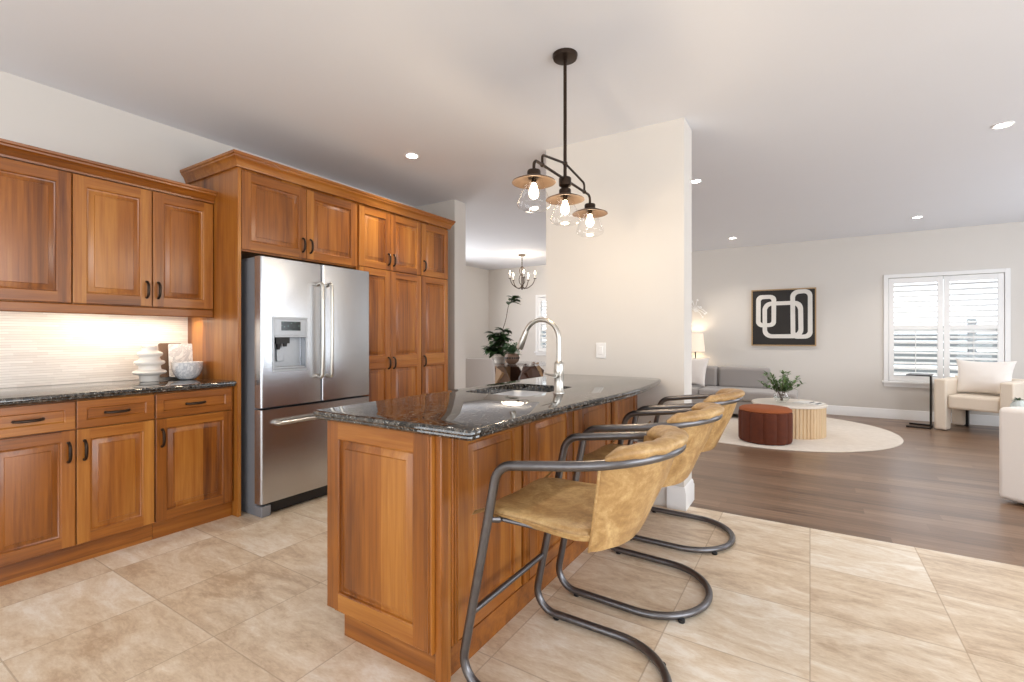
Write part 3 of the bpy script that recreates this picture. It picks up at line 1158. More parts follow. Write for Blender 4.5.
# ------------------------------------------------------------------ bar stools (local: +x away from the island, y across)
def make_stool():
    root = thing('bar_stool', (0, 0, 0), None, 'stool', 'leather bar stools along the island')
    del root['_o']
    W = .262
    tr = .0158
    fr = MB()
    cz = .02
    AZ = .80
    az = lambda x: .795 + .135 * (x + .14)          # the arms climb gently towards the back

    def side(s):
        leg = fillet([(.05, s * W, az(.05)), (-.216, s * W, az(-.216)), (-.374, s * W, cz), (.02, s * W, cz)], [.075, .085], 8)
        return [p for p in leg]
    near, far = side(-1), side(1)
    top = [Vector((.05 + .257 * math.cos(a), W * math.sin(a), az(.05 + .257 * math.cos(a)))) for a in [PI / 2 - PI * i / 24 for i in range(1, 24)]]
    bot = [Vector((.02 + .245 * math.cos(a), W * math.sin(a), cz)) for a in [-PI / 2 + PI * i / 24 for i in range(1, 24)]]
    loop = near + bot + far[::-1] + top
    fr.tube(loop, tr, 14, loop=True)
    fr.build('tube_frame', M['darksteel'], root, smooth=60)
    fz = .262
    fx = -.374 + (fz - cz) / (AZ - cz) * .152
    MB().tube([(fx, -W, fz), (fx, W, fz)], .0115, 12).build('footrest', M['darksteel'], root)
    sz = .598
    sx = -.374 + (sz - cz) / (AZ - cz) * .152
    br = MB()
    br.tube([(sx, -W, sz), (sx + .03, -W + .03, sz - .006), (sx + .03, W - .03, sz - .006), (sx, W, sz)], .010, 10)
    for s in (-1, 1):
        br.tube([(sx + .03, s * (W - .045), sz - .006), (.05, s * (W - .06), sz - .012)], .009, 10)
    br.build('seat_bracket', M['darksteel'], root)
    for x, y in ((-.262, -W), (-.262, W), (.20, -.20), (.20, .20)):
        MB().lathe([(.013, 0), (.015, .004), (.015, .012), (.010, .016)], (x, y, 0), 12).build('floor_glide', M['black'], root)
    # seat cushion: a plan outline lofted through the thickness, sagging a little in the middle
    so = catmull([(-.292, -.195, 0), (-.300, 0, 0), (-.292, .195, 0), (-.12, .222, 0), (.06, .236, 0), (.12, .16, 0), (.14, 0, 0), (.12, -.16, 0), (.06, -.236, 0), (-.12, -.222, 0)], 6, True)
    rings = []
    for sc, z in ((.90, .590), (.975, .592), (1.0, .600), (1.0, .612), (.985, .622), (.95, .627), (.7, .624), (.4, .618), (.1, .615)):
        rings.append([Vector((-.05 + (p.x + .05) * sc, p.y * sc, z - .010 * math.cos(p.y * 4) * (1 if z < .6 else .6))) for p in so])
    st = MB().loft(rings).build('seat', M['leather'], root, smooth=50)
    # welt seam round the seat edge
    seam = [Vector((p.x * 1.005, p.y * 1.012, .609 - .006 * math.cos(p.y * 4))) for p in so]
    MB().tube(seam, .0042, 6, loop=True).build('welt', M['leather'], st)
    for s in (-1, 1):
        ea = MB()
        ea.add([(-.285, s * .185, .618), (-.30, s * .185, .598), (-.312, s * .275, .606), (-.298, s * .280, .626), (-.27, s * .19, .62), (-.285, s * .275, .628)], [(0, 1, 2, 3), (4, 0, 3, 5), (4, 1, 2, 5)])
        ea.build('leather_tab', M['leather'], st, smooth=0)
    # back shell
    NS, NTT = 40, 14
    A = math.radians(71)

    def shell(s, t, off):
        a = A * s
        ca, sa = math.cos(a), math.sin(a)
        e = max(0, ca)
        tx, ty = .05 + (.249 - off) * ca, (W - .006 - off) * sa
        bx, by = .045 + (.125 - off) * ca, (.225 - off) * sa
        q = t ** 1.2
        x, y = tx + (bx - tx) * q, ty + (by - ty) * q
        zt = az(tx) + .004
        z = zt + (.553 - zt) * t
        # wrinkles
        k = noise.noise(Vector((x * 16, y * 16, z * 9))) * .0035
        return Vector((x + k * ca, y + k * sa, z))
    outer = [[shell(-1 + 2 * i / NS, j / NTT, 0) for i in range(NS + 1)] for j in range(NTT + 1)]
    inner = [[shell(-1 + 2 * i / NS, j / NTT, .016) for i in range(NS + 1)] for j in range(NTT + 1)]
    rings = [o_ + i_[::-1] for o_, i_ in zip(outer, inner)]
    bk = MB().loft(rings).build('backrest', M['leather'], root, smooth=60)
    for s in (-1, 1):
        MB().tube([shell(s * .99, j / 10, -.002) for j in range(11)], .0045, 6).build('seam', M['leather'], bk)
    # padded leather roll folded over the back rail
    N = 48
    rings = []
    for i in range(N + 1):
        s = -1 + 2 * i / N
        a = math.radians(67) * s
        ca, sa = math.cos(a), math.sin(a)
        taper = min(1, (1 - abs(s)) / .22)
        taper = .42 + .58 * math.sin(taper * PI / 2)
        wdt, hgt = .046 * taper, .024 * taper
        rc = -.022 * taper
        cx, cy = .05 + (.257 + rc) * ca, (W + rc) * sa
        cc = Vector((cx, cy, az(cx) + .009 + .013 * taper))
        out = Vector((ca, sa, 0)).normalized()
        up = Vector((0, 0, 1))
        tilt = math.radians(14)
        u = out * math.cos(tilt) + up * math.sin(tilt)
        v2 = up * math.cos(tilt) - out * math.sin(tilt)
        ring = []
        for k in range(18):
            q = 2 * PI * k / 18
            p = cc + u * wdt * math.cos(q) + v2 * hgt * math.sin(q)
            p += v2 * noise.noise(Vector((p.x * 22, p.y * 22, p.z * 30 + a * 3))) * .005
            ring.append(p)
        rings.append(ring)
    MB().loft(rings).build('padded_roll', M['leather'], root, smooth=60)
    return root


st = make_stool()
for i, (x, y, rz, lab) in enumerate((
        (-.66, 1.567, 0, 'tan leather bar stool nearest the island corner, in full view'),
        (-.655, 2.297, -2, 'tan leather bar stool standing between the two others at the island'),
        (-.650, 3.040, 0, 'tan leather bar stool farthest along the island, beside the partition wall'))):
    s_ = st if i == 0 else copy_tree(st)
    s_.location = (x, y, 0)
    s_.rotation_euler = (0, 0, math.radians(rz))
    s_['label'] = lab


# ------------------------------------------------------------------ pendant over the island
def pendant():
    px, py = -1.13, 2.345
    root = thing('pendant_light', (px, py, H), 'bronze three-light bar pendant with clear glass shades over the island', 'pendant light')
    MB().lathe([(0, 0), (.068, 0), (.068, -.006), (.064, -.020), (.02, -.026), (0, -.026)], (px, py, H), 32).build('canopy', M['bronze'], root)
    MB().tube([(px, py, H - .02), (px, py, 2.02)], .0095, 12).build('rod', M['bronze'], root)
    zb = 2.068
    ar = MB()
    ar.tube(fillet([(px, py - .345, 2.01), (px, py - .345, zb), (px, py - .03, zb)], [.03], 5), .0075, 10)
    ar.tube(fillet([(px, py + .345, 2.01), (px, py + .345, zb), (px, py + .03, zb)], [.03], 5), .0075, 10)
    ar.tube(fillet([(px, py - .26, zb), (px, py - .26, zb + .05), (px, py, zb + .088), (px, py + .26, zb + .05), (px, py + .26, zb)], [.02, .0, .02], 5), .0065, 10)
    for s in (-.26, .26):
        ar.sph((px, py + s, zb), .012, .012, .012, seg=8)
    ar.sph((px, py, zb + .088), .014, .014, .014, seg=8)
    ar.build('arm', M['bronze'], root)
    MB().lathe([(0, .03), (.030, .03), (.034, .024), (.034, -.014), (.024, -.022), (.012, -.03), (0, -.03)], (px, py, zb - .02), 24).build('hub', M['bronze'], root)
    for y in (2.000, 2.345, 2.690):
        z = 1.982
        cap = MB()
        cap.lathe([(0, .038), (.012, .037), (.030, .033), (.033, .027), (.033, .0), (.026, -.004), (.0, -.004)], (px, y, z), 24)
        if y == 2.345:
            cap.tube([(px, y, z + .03), (px, y, z + .06)], .009, 10)
        cp = cap.build('socket_cap', M['bronze'], root)
        MB().lathe([(.028, .002), (.06, -.004), (.104, -.022), (.106, -.027), (.102, -.027), (.06, -.010), (.028, -.005)], (px, y, z), 40, caps=False).build('shade_disc', M['copper'], cp, smooth=50)
        g = MB()
        prof = [(.040, -.004), (.044, -.02), (.056, -.06), (.072, -.100), (.081, -.122), (.082, -.134), (.075, -.147), (.055, -.157), (.025, -.161), (.008, -.162)]
        g.lathe(prof, (px, y, z), 36, caps=False)
        g.build('glass_shade', M['glass'], cp, smooth=60)
        MB().lathe([(.013, -.004), (.013, -.028), (.010, -.030)], (px, y, z), 16).build('socket', M['bronze'], cp)
        MB().lathe([(.010, -.028), (.014, -.042), (.022, -.066), (.024, -.080), (.019, -.096), (.008, -.104), (0, -.105)], (px, y, z), 20).build('bulb', M['bulb'], cp, smooth=60)
        l = bpy.data.lights.new('pendant_bulb', 'POINT')
        l.energy, l.color, l.shadow_soft_size = 6, (1.0, .78, .52), .03
        lo = bpy.data.objects.new('pendant_bulb', l)
        C.objects.link(lo)
        lo.location = (px, y, z - .18)
    return root


pendant()

# ------------------------------------------------------------------ recessed ceiling lights
def recessed(x, y, label, power=14):
    root = thing('recessed_light', (x, y, H), label, 'ceiling light', 'recessed ceiling lights')
    MB().lathe([(.060, .0), (.060, -.006), (.054, -.009), (.044, -.004), (.042, 0)], (x, y, H), 32, caps=False).build('trim_ring', M['white'], root, smooth=50)
    MB().lathe([(0, -.002), (.043, -.002), (.043, 0), (0, 0)], (x, y, H), 24).build('lens', M['led'], root)
    l = bpy.data.lights.new('recessed_lamp', 'SPOT')
    l.energy, l.color, l.shadow_soft_size, l.spot_size, l.spot_blend = power * 4, (1.0, .92, .82), .05, math.radians(120), .8
    o = bpy.data.objects.new('recessed_lamp', l)
    C.objects.link(o)
    o.location = (x, y, H - .02)
    return root


recessed(-2.853, 2.955, 'recessed ceiling light over the kitchen floor before the pantry')
recessed(-.955, 4.92, 'recessed ceiling light glimpsed at the edge of the partition wall')
recessed(-1.015, 8.05, 'recessed ceiling light near the far wall, above the grey sofa')
recessed(1.163, 7.90, 'recessed ceiling light near the far wall, left of and above the shuttered window')
recessed(1.182, 4.796, 'recessed ceiling light nearest the right edge of the photo')


# ------------------------------------------------------------------ living room
RZ = .012
rg = MB().lathe([(0, 0), (1.425, 0), (1.43, .004), (1.425, RZ), (1.38, RZ + .0), (0, RZ)], (-.5, 7.25, 0), 96).build('round_rug', M['rug'], None, origin=(-.5, 7.25, 0))
tag(rg, 'large round cream rug on the dark wood floor', 'rug')


def pouf():
    c = (-.44, 6.20, RZ)
    root = thing('pouf', c, 'round rust velvet channelled pouf on the cream rug', 'pouf')
    seg = 144
    fl = lambda k, z: -.055 * (1 - abs(math.sin(PI * k / seg * 12))) ** 2
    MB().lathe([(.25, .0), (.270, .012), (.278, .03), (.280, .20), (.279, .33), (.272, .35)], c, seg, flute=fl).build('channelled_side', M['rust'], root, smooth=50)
    MB().lathe([(.262, .345), (.274, .358), (.268, .376), (.245, .390), (.15, .398), (0, .400)], c, 64).build('top_cushion', velvet('rust_velvet_lit', ((134, 68, 30), (164, 90, 46)), 0.85, 18, 0.0), root, smooth=60)  # side's velvet in lighter tones, light from above painted into the colour


pouf()


def coffee_table():
    c = (-.23, 6.87, RZ)
    root = thing('coffee_table', c, 'round pale fluted wood coffee table behind the rust pouf', 'table')
    seg = 240
    fl = lambda k, z: -.03 * (1 if k % 4 == 0 else 0)
    MB().lathe([(.398, 0), (.398, .355)], c, seg, flute=fl).build('fluted_drum', M['oak'], root, smooth=20)
    MB().lathe([(0, .355), (.405, .355), (.41, .360), (.41, .378), (.405, .384), (0, .384)], c, 72).build('tabletop', M['oaktop'], root)
    return c


tc = coffee_table()
TZ = tc[2] + .384


def leaf_poly(mb, base, d, L, Wd, nrm, curl=.15, mi=0):
    d = d.normalized()
    s = d.cross(nrm)
    if s.length < 1e-3:
        s = d.orthogonal()
    s.normalize()
    n = s.cross(d)
    prof = [(0, .06), (.25, .75), (.5, 1.0), (.75, .8), (1.0, .04)]
    vs = []
    for t, w in prof:
        c = base + d * L * t - n * curl * L * t * t
        vs += [c - s * Wd * w / 2 + n * .12 * Wd * w, c, c + s * Wd * w / 2 + n * .12 * Wd * w]
    fs = []
    for i in range(4):
        a = i * 3
        fs += [(a, a + 1, a + 4, a + 3), (a + 1, a + 2, a + 5, a + 4)]
    mb.add(vs, fs, mi)


def table_plant():
    c = Vector((-.30, 6.80, TZ + .001))
    root = thing('glass_vase', c, 'clear glass vase of green sprigs on the coffee table', 'vase')
    g = MB()
    g.lathe([(0, .004), (.05, .004), (.075, .02), (.095, .06), (.09, .10), (.075, .125), (.08, .14), (.076, .14), (.071, .125), (.085, .10), (.09, .06), (.07, .025), (0, .010)], c, 32)
    g.build('bowl', M['glass'], root, smooth=60)
    MB().lathe([(0, .011), (.069, .026), (.088, .06), (.087, .075), (0, .075)], c, 24).build('water', clear_glass('water', (.93, .96, .95)), root, smooth=60)
    stm, lf = MB(), MB()
    r = random.Random(5)
    for i in range(24):
        a = r.uniform(0, 2 * PI)
        sp = r.uniform(.04, .30)
        hgt = r.uniform(.10, .26)
        p = catmull([c + Vector((.02 * math.cos(a + 2), .02 * math.sin(a + 2), .02)), c + Vector((.035 * math.cos(a), .035 * math.sin(a), .12)), c + Vector((sp * .7 * math.cos(a), sp * .7 * math.sin(a), .10 + hgt * .7)), c + Vector((sp * math.cos(a), sp * math.sin(a), .12 + hgt))], 5)
        stm.tube(p, .0022, 5)
        for k in range(6, len(p)):
            for _ in range(2):
                d = Vector((r.uniform(-1, 1), r.uniform(-1, 1), r.uniform(-.1, .9)))
                leaf_poly(lf, p[k], d, r.uniform(.04, .07), r.uniform(.02, .032), Vector((0, 0, 1)))
    stm.build('stem', M['bark'], root)
    lf.build('leaves', M['leaf2'], root, smooth=60)


table_plant()
bk = thing('open_book', (-.02, 6.86, TZ), 'open picture book lying on the coffee table', 'book')
m = Matrix.Rotation(math.radians(-18), 4, 'Z')
for nm, s, mt in (('page_block', -1, M['paper']), ('page_block', 1, M['paper'])):
    rg_ = []
    for q in (-.11, .11):
        rg_.append([Vector((-.02, 6.86, TZ)) + m @ Vector((s * x, q, z)) for x, z in ((.0, .001), (.145, .001), (.145, .006), (.08, .014), (.02, .016), (0, .008))])
    MB().loft(rg_).build(nm, mt, bk)
pm = MB()
pm.add([Vector((-.02, 6.86, TZ)) + m @ Vector((x, y, z)) for x, y, z in ((.03, -.09, .0165), (.13, -.09, .0095), (.13, .09, .0095), (.03, .09, .0165))], [(0, 1, 2, 3)])
pm.build('printed_page', plain('dark_print', (70, 72, 76), .5, var=.4, scale=40), bk, smooth=0)


def sofa():
    x0, x1, xb = -2.75, -.15, -.52
    y0, y1 = 7.66, 8.58
    root = thing('sofa', ((x0 + x1) / 2, 8.2, RZ), 'low grey fabric sofa with an open right end, under the abstract painting', 'sofa')
    MB().box(x0, x1, y0 + .02, y1, .07, .27).build('base', M['greyfab'], root, bevel=.02, seg=3)
    w = (x1 - x0) / 2
    for i in range(2):
        MB().box(x0 + i * w + .004, x0 + (i + 1) * w - .004, y0, y1 - .02, .27, .415).build('seat_cushion', M['greyfab'], root, bevel=.035, seg=4)
    n = 3
    bw_ = (xb - x0) / n
    MB().box(x0, xb, y1 - .10, y1, .25, .66).build('back_frame', M['greyfab'], root, bevel=.03, seg=3)
    for i in range(n):
        MB().box(x0 + i * bw_ + .003, x0 + (i + 1) * bw_ - .003, y1 - .33, y1 - .09, .40, .735).build('back_cushion', M['greyfab'], root, bevel=.05, seg=4)
    for x in (x0 + .08, (x0 + x1) / 2, x1 - .08):
        for y in (y0 + .1, y1 - .08):
            z = RZ if (x + .5) ** 2 + (y - 7.25) ** 2 < 1.36 ** 2 else 0
            MB().box(x - .03, x + .03, y - .03, y + .03, z, .075).build('foot', M['black'], root)


sofa()


def pillow(name, c, w, h, d, rot, mat, label, ear=.12):
    """plump square cushion standing on its edge; local x = width, z = height, y = thickness"""
    N = 20
    vs, fs = [], []
    for sgn in (-1, 1):
        for j in range(N + 1):
            for i in range(N + 1):
                u, v_ = -1 + 2 * i / N, -1 + 2 * j / N
                t = max(0, (1 - u * u) * (1 - v_ * v_)) ** .42
                kx = w / 2 * (1 - ear * (1 - v_ * v_))
                kz = h / 2 * (1 - ear * (1 - u * u))
                p = Vector((u * kx, sgn * d / 2 * t, v_ * kz))
                p.y += .006 * noise.noise(Vector((u * 3, v_ * 3, sgn)))*t
                vs.append(rot @ p + Vector(c))
    K = (N + 1) * (N + 1)
    for s in (0, K):
        for j in range(N):
            for i in range(N):
                a = s + j * (N + 1) + i
                fs.append((a, a + 1, a + N + 2, a + N + 1))
    me = MB().add(vs, fs)
    w_ = bmesh.new()
    V = [w_.verts.new(p) for p in me.v]
    for f in me.f:
        w_.faces.new([V[i] for i in f])
    bmesh.ops.remove_doubles(w_, verts=w_.verts[:], dist=1e-5)
    w_.verts.index_update()
    out = MB().add([p.co.copy() for p in w_.verts], [tuple(q.index for q in f.verts) for f in w_.faces])
    w_.free()
    zmin = min(p.z for p in out.v)
    o = out.build(name, mat, None, smooth=80, origin=(c[0], c[1], zmin))
    return tag(o, label, 'cushion')


pillow('throw_pillow', (-1.60, 8.10, .655), .48, .48, .16, Matrix.Rotation(math.radians(-22), 3, 'Z') @ Matrix.Rotation(math.radians(-16), 3, 'X'), M['whitefab'], 'white throw pillow propped on the grey sofa')


def floor_lamp():
    c = (-1.70, 8.76, 0)
    root = thing('floor_lamp', c, 'lamp with white drum shade glowing behind the grey sofa', 'lamp')
    MB().lathe([(0, 0), (.11, 0), (.11, .015), (.02, .022), (0, .022)], c, 28).build('base', M['blackmetal'], root)
    MB().tube([(c[0], c[1], .015), (c[0], c[1], 1.0)], .010, 10).build('pole', M['blackmetal'], root)
    MB().lathe([(.155, .955), (.125, 1.275), (.121, 1.275), (.151, .955)], c, 40, caps=False).build('lamp_shade', M['shade'], root, smooth=50)
    MB().sph((c[0], c[1], 1.08), .035, .035, .045, seg=10).build('bulb', M['bulb'], root)
    l = bpy.data.lights.new('floor_lamp_bulb', 'POINT')
    l.energy, l.color, l.shadow_soft_size = 4, (1.0, .86, .66), .04
    lo = bpy.data.objects.new('floor_lamp_bulb', l)
    C.objects.link(lo)
    lo.location = (c[0], c[1], 1.18)


floor_lamp()


def branch_ornament():
    root = MB()
    r = random.Random(3)
    base = Vector((-1.74, YF - .012, 1.66))
    for i in range(9):
        a = math.radians(-30 + i * 22)
        L = r.uniform(.12, .24)
        p1 = base + Vector((math.cos(a) * L * .5, -.015, math.sin(a) * L * .5 + .03))
        p2 = base + Vector((math.cos(a) * L, -.02, math.sin(a) * L + r.uniform(-.08, .02)))
        root.tube(catmull([base, p1, p2], 5), .007, 6)
        root.sph(p2, .016, .012, .02, seg=6)
    o = root.build('wall_ornament', M['white'], None, origin=(-1.74, YF, 1.66))
    tag(o, 'small white branching ornament on the far wall above the lamp', 'ornament')


branch_ornament()


def painting():
    x0, x1, z0, z1 = -.835, .085, 1.065, 1.995
    root = thing('abstract_painting', ((x0 + x1) / 2, YF, z0), 'black painting with white looping bands in a thin pale frame', 'painting')
    f = MB()
    t = .018
    f.box(x0, x0 + t, YF - .04, YF - .002, z0, z1)
    f.box(x1 - t, x1, YF - .04, YF - .002, z0, z1)
    f.box(x0 + t, x1 - t, YF - .04, YF - .002, z0, z0 + t)
    f.box(x0 + t, x1 - t, YF - .04, YF - .002, z1 - t, z1)
    f.build('frame', M['gold'], root)
    c = MB()
    c.box(x0 + t, x1 - t, YF - .026, YF - .004, z0 + t, z1 - t, 0)
    W_, Hh = x1 - x0, z1 - z0
    lay = 0
    for (a, b, u, v_, rad, n_) in ((.075, .395, .33, .905, .085, 0), (.180, .806, .135, .785, .13, 1), (.613, .944, .122, .975, .11, 2)):
        lay += .0012
        s = .066
        cx, cz = x0 + W_ * (a + b) / 2, z0 + Hh * (u + v_) / 2
        w, h = W_ * (b - a) - s, Hh * (v_ - u) - s
        wob = lambda p, k: (p[0] + .010 * noise.noise(Vector((p[0] * 5, p[1] * 5, k))), p[1] + .010 * noise.noise(Vector((p[0] * 5, p[1] * 5, k + 9))))
        o_ = [wob(p, n_) for p in rrect(cx, cz, w + s, h + s, rad, 0, 8)]
        i_ = [wob(p, n_) for p in rrect(cx, cz, w - s, h - s, max(.02, rad - s * .75), 0, 8)]
        yf, yb = YF - .0265 - lay, YF - .025
        c.loft([[(p[0], yb, p[1]) for p in o_], [(p[0], yf, p[1]) for p in o_], [(p[0], yf, p[1]) for p in i_], [(p[0], yb, p[1]) for p in i_]], False, False, mi=1)
    c.build('canvas', [M['paintblack'], M['paintwhite']], root, smooth=0)


painting()


def armchair():
    # local: faces -y, x across; turned about z
    root = thing('armchair', (1.877, 8.37, 0), 'chunky cream armchair with block arms below the shuttered window', 'armchair')
    del root['_o']
    root.rotation_euler = (0, 0, math.radians(-27))
    w, d = .74, .78
    arm = .125
    for s in (-1, 1):
        x0, x1 = (-w / 2, -w / 2 + arm) if s < 0 else (w / 2 - arm, w / 2)
        h = d / 2
        prof = [(-h, .012), (-h, .665), (h, .665), (h, .012), (h - .17, .012), (h - .17, .22), (h - .22, .27), (-h + .22, .27), (-h + .17, .22), (-h + .17, .012)]
        MB().loft([[Vector((x, p[0], p[1])) for p in prof] for x in (x0, x1)]).build('arm', M['cream'], root, bevel=.02, seg=3)
    MB().box(-w / 2 + arm, w / 2 - arm, -d / 2 + .03, d / 2 - .12, .29, .465).build('seat', M['cream'], root, bevel=.03, seg=3)
    # rounded back
    rings = []
    for z, t in ((.26, 1), (.30, 1), (.60, 1), (.66, .94), (.675, .80)):
        ring = []
        for i in range(17):
            a = PI * i / 16
            ring.append(Vector(((w / 2 - arm * .1) * math.cos(a), d / 2 - .10 + .14 * t * math.sin(a), z)))
        for i in range(17):
            a = PI * (16 - i) / 16
            ring.append(Vector(((w / 2 - .14) * math.cos(a), d / 2 - .12 - .02 * t * math.sin(a), z)))
        rings.append(ring)
    MB().loft(rings).build('backrest', M['cream'], root, smooth=50)
    for x in (-.24, .24):
        MB().box(x - .02, x + .02, d / 2 - .10, d / 2 - .05, 0, .30).build('rear_leg', M['black'], root)


armchair()
pillow('lumbar_pillow', (1.898, 8.42, .690), .58, .46, .22, Matrix.Rotation(math.radians(-27), 3, 'Z') @ Matrix.Rotation(math.radians(-14), 3, 'X'), M['whitefab'], 'plump white pillow sitting on the block-arm armchair')


def c_table():
    root = thing('side_table', (1.27, 8.35, 0), 'dark metal C-shaped side table left of the cream armchair', 'table')
    m = Matrix.Translation((1.255, 8.36, 0)) @ Matrix.Rotation(math.radians(-14), 4, 'Z')
    MB().obox(m @ Matrix.Translation((0, 0, .700)), .25, .34, .016).build('tabletop', M['blackmetal'], root, bevel=.002)
    MB().obox(m @ Matrix.Translation((.115, 0, .352)), .02, .10, .690).build('post', M['blackmetal'], root, bevel=.002)
    b_ = MB()
    b_.obox(m @ Matrix.Translation((0, -.15, .010)), .25, .03, .02)
    b_.obox(m @ Matrix.Translation((0, .15, .010)), .25, .03, .02)
    b_.obox(m @ Matrix.Translation((.115, 0, .010)), .02, .30, .02)
    b_.build('base', M['blackmetal'], root)


c_table()


def lounge_chair():
    # its back corner enters the frame at the right edge
    root = thing('lounge_chair', (1.825, 4.87, 0), 'off-white upholstered lounge chair cut off by the right edge, seen from behind', 'armchair')
    del root['_o']
    root.rotation_euler = (0, 0, math.radians(-45))
    w, d = .95, .90
    MB().box(-w / 2 + .03, w / 2 - .03, -d / 2 + .03, d / 2, .045, .40).build('base', M['whitefab'], root, bevel=.03, seg=3)
    MB().box(-w / 2, w / 2, -d / 2, -d / 2 + .2, .02, .695).build('backrest', M['whitefab'], root, bevel=.035, seg=4)
    for s in (-1, 1):
        x0, x1 = (-w / 2, -w / 2 + .17) if s < 0 else (w / 2 - .17, w / 2)
        MB().box(x0 + .002 * s, x1 + .002 * s, -d / 2 + .1, d / 2, .04, .60).build('arm', M['whitefab'], root, bevel=.05, seg=4)
    MB().box(-w / 2 + .17, w / 2 - .17, -d / 2 + .18, d / 2 + .01, .39, .52).build('seat_cushion', M['whitefab'], root, bevel=.04, seg=4)
    for x in (-w / 2 + .1, w / 2 - .1):
        for y in (-d / 2 + .1, d / 2 - .1):
            MB().lathe([(.022, 0), (.028, .05)], (x, y, 0), 12).build('foot', M['black'], root)


lounge_chair()


# small table with a ribbed vase between the two seats
QX, QY, QZ = 1.74, 6.50, .465
tb = thing('pedestal_table', (QX, QY, 0), 'small round pedestal table behind the off-white lounge chair', 'table')
MB().lathe([(0, 0), (.10, 0), (.10, .015), (.03, .03), (.025, QZ - .03), (.06, QZ - .022), (0, QZ - .022)], (QX, QY, 0), 28).build('pedestal', M['blackmetal'], tb)
MB().lathe([(0, QZ - .022), (.105, QZ - .022), (.11, QZ - .012), (.105, QZ), (0, QZ)], (QX, QY, 0), 40).build('tabletop', M['oaktop'], tb)
vs_ = thing('ribbed_vase', (QX - .03, QY, QZ), 'small pale ribbed vase with a dark sprig, behind the off-white lounge chair', 'vase')
MB().lathe([(0, 0), (.035, 0), (.056, .02), (.062, .055), (.056, .09), (.040, .115), (.030, .125), (.033, .135), (.028, .135), (.025, .12), (0, .11)], (QX - .03, QY, QZ), 72,
           flute=lambda k, z: .035 * math.cos(k * PI / 3)).build('body', M['tealvase'], vs_, smooth=60)
lf = MB()
for i in range(9):
    a = R.uniform(0, 2 * PI)
    leaf_poly(lf, Vector((QX - .03, QY, QZ + .115)) + Vector((.012 * math.cos(a), .012 * math.sin(a), R.uniform(0, .02))), Vector((math.cos(a), math.sin(a), R.uniform(.2, 1.5))), R.uniform(.04, .06), .022, Vector((0, 0, 1)))
lf.build('leaves', M['leaf'], vs_, smooth=60)


# ------------------------------------------------------------------ dining room
def chandelier():
    x, y = -4.545, 7.596
    root = thing('chandelier', (x, y, H), 'candle-style metal chandelier hanging in the dining room', 'chandelier')
    mt = plain('aged_bronze', (70, 56, 44), .5, .4, .2)
    MB().lathe([(0, 0), (.075, 0), (.075, -.012), (.05, -.03), (0, -.03)], (x, y, H), 28).build('canopy', mt, root)
    ch = MB()
    zz = H - .03
    i = 0
    while zz > 2.52:
        pts = [(x + (.011 * math.cos(a) if i % 2 else 0), y + (0 if i % 2 else .011 * math.cos(a)), zz - .022 + .024 * math.sin(a)) for a in [2 * PI * k / 12 for k in range(12)]]
        ch.tube(pts, .0035, 6, loop=True)
        zz -= .036
        i += 1
    ch.build('chain', mt, root)
    cl = MB()
    for zc, hh, ww in ((2.44, .075, .045), (2.28, .10, .055)):
        for a0 in (0, PI / 2):
            pts = [(x + ww * math.cos(a) * math.cos(a0 + .4), y + ww * math.cos(a) * math.sin(a0 + .4), zc + hh * math.sin(a)) for a in [2 * PI * k / 20 for k in range(20)]]
            cl.tube(pts, .007, 8, loop=True)
    cl.sph((x, y, 2.355), .018, .018, .018, seg=8)
    cl.lathe([(0, .05), (.015, .05), (.022, .03), (.03, .0), (.02, -.02), (.008, -.04), (0, -.045)], (x, y, 2.13), 16)
    cl.build('column', mt, root)
    for k in range(5):
        a = 2 * PI * k / 5 + .35
        ca, sa = math.cos(a), math.sin(a)
        q = catmull([(x + .02 * ca, y + .02 * sa, 2.13), (x + .10 * ca, y + .10 * sa, 2.12), (x + .20 * ca, y + .20 * sa, 2.19), (x + .245 * ca, y + .245 * sa, 2.29)], 6)
        am = MB()
        am.tube(q, .008, 8)
        am.lathe([(.012, 0), (.032, .008), (.030, .012), (.012, .010)], (x + .245 * ca, y + .245 * sa, 2.285), 16)
        am = am.build('arm', mt, root)
        MB().lathe([(.011, .0), (.011, .07), (0, .07)], (x + .245 * ca, y + .245 * sa, 2.295), 12).build('candle_sleeve', M['ceramic'], am)
        MB().lathe([(.006, .0), (.016, .022), (.012, .045), (.002, .072), (0, .073)], (x + .245 * ca, y + .245 * sa, 2.364), 12).build('bulb', M['candle'], am, smooth=60)
    l = bpy.data.lights.new('chandelier_glow', 'POINT')
    l.energy, l.color, l.shadow_soft_size = 14, (1.0, .84, .64), .2
    lo = bpy.data.objects.new('chandelier_glow', l)
    C.objects.link(lo)
    lo.location = (x, y, 2.47)


chandelier()
DC = (-4.42, 7.05)


def dining_table():
    root = thing('dining_table', (DC[0], DC[1], 0), 'round glass dining table on a base of angled wooden slabs', 'table')
    MB().lathe([(0, .738), (.80, .738), (.805, .744), (.80, .75), (0, .75)], (DC[0], DC[1], 0), 72).build('glass_top', M['glass'], root, smooth=30)
    n = 10
    for k in range(n):
        a = 2 * PI * k / n
        m = Matrix.Translation((DC[0] + .54 * math.cos(a), DC[1] + .54 * math.sin(a), .355)) @ Matrix.Rotation(a + PI / 2, 4, 'Z') @ Matrix.Rotation(math.radians(28 if k % 2 else -28), 4, 'Y') @ Matrix.Rotation(math.radians(-14), 4, 'X')
        MB().obox(m, .30, .06, .78).build('slab', [M['walnut'], M['lightwood'], M['taupe']][k % 3], root, bevel=.004)
    MB().lathe([(0, .722), (.30, .722), (.30, .738), (0, .738)], (DC[0], DC[1], 0), 40).build('top_plate', M['walnut'], root)


dining_table()


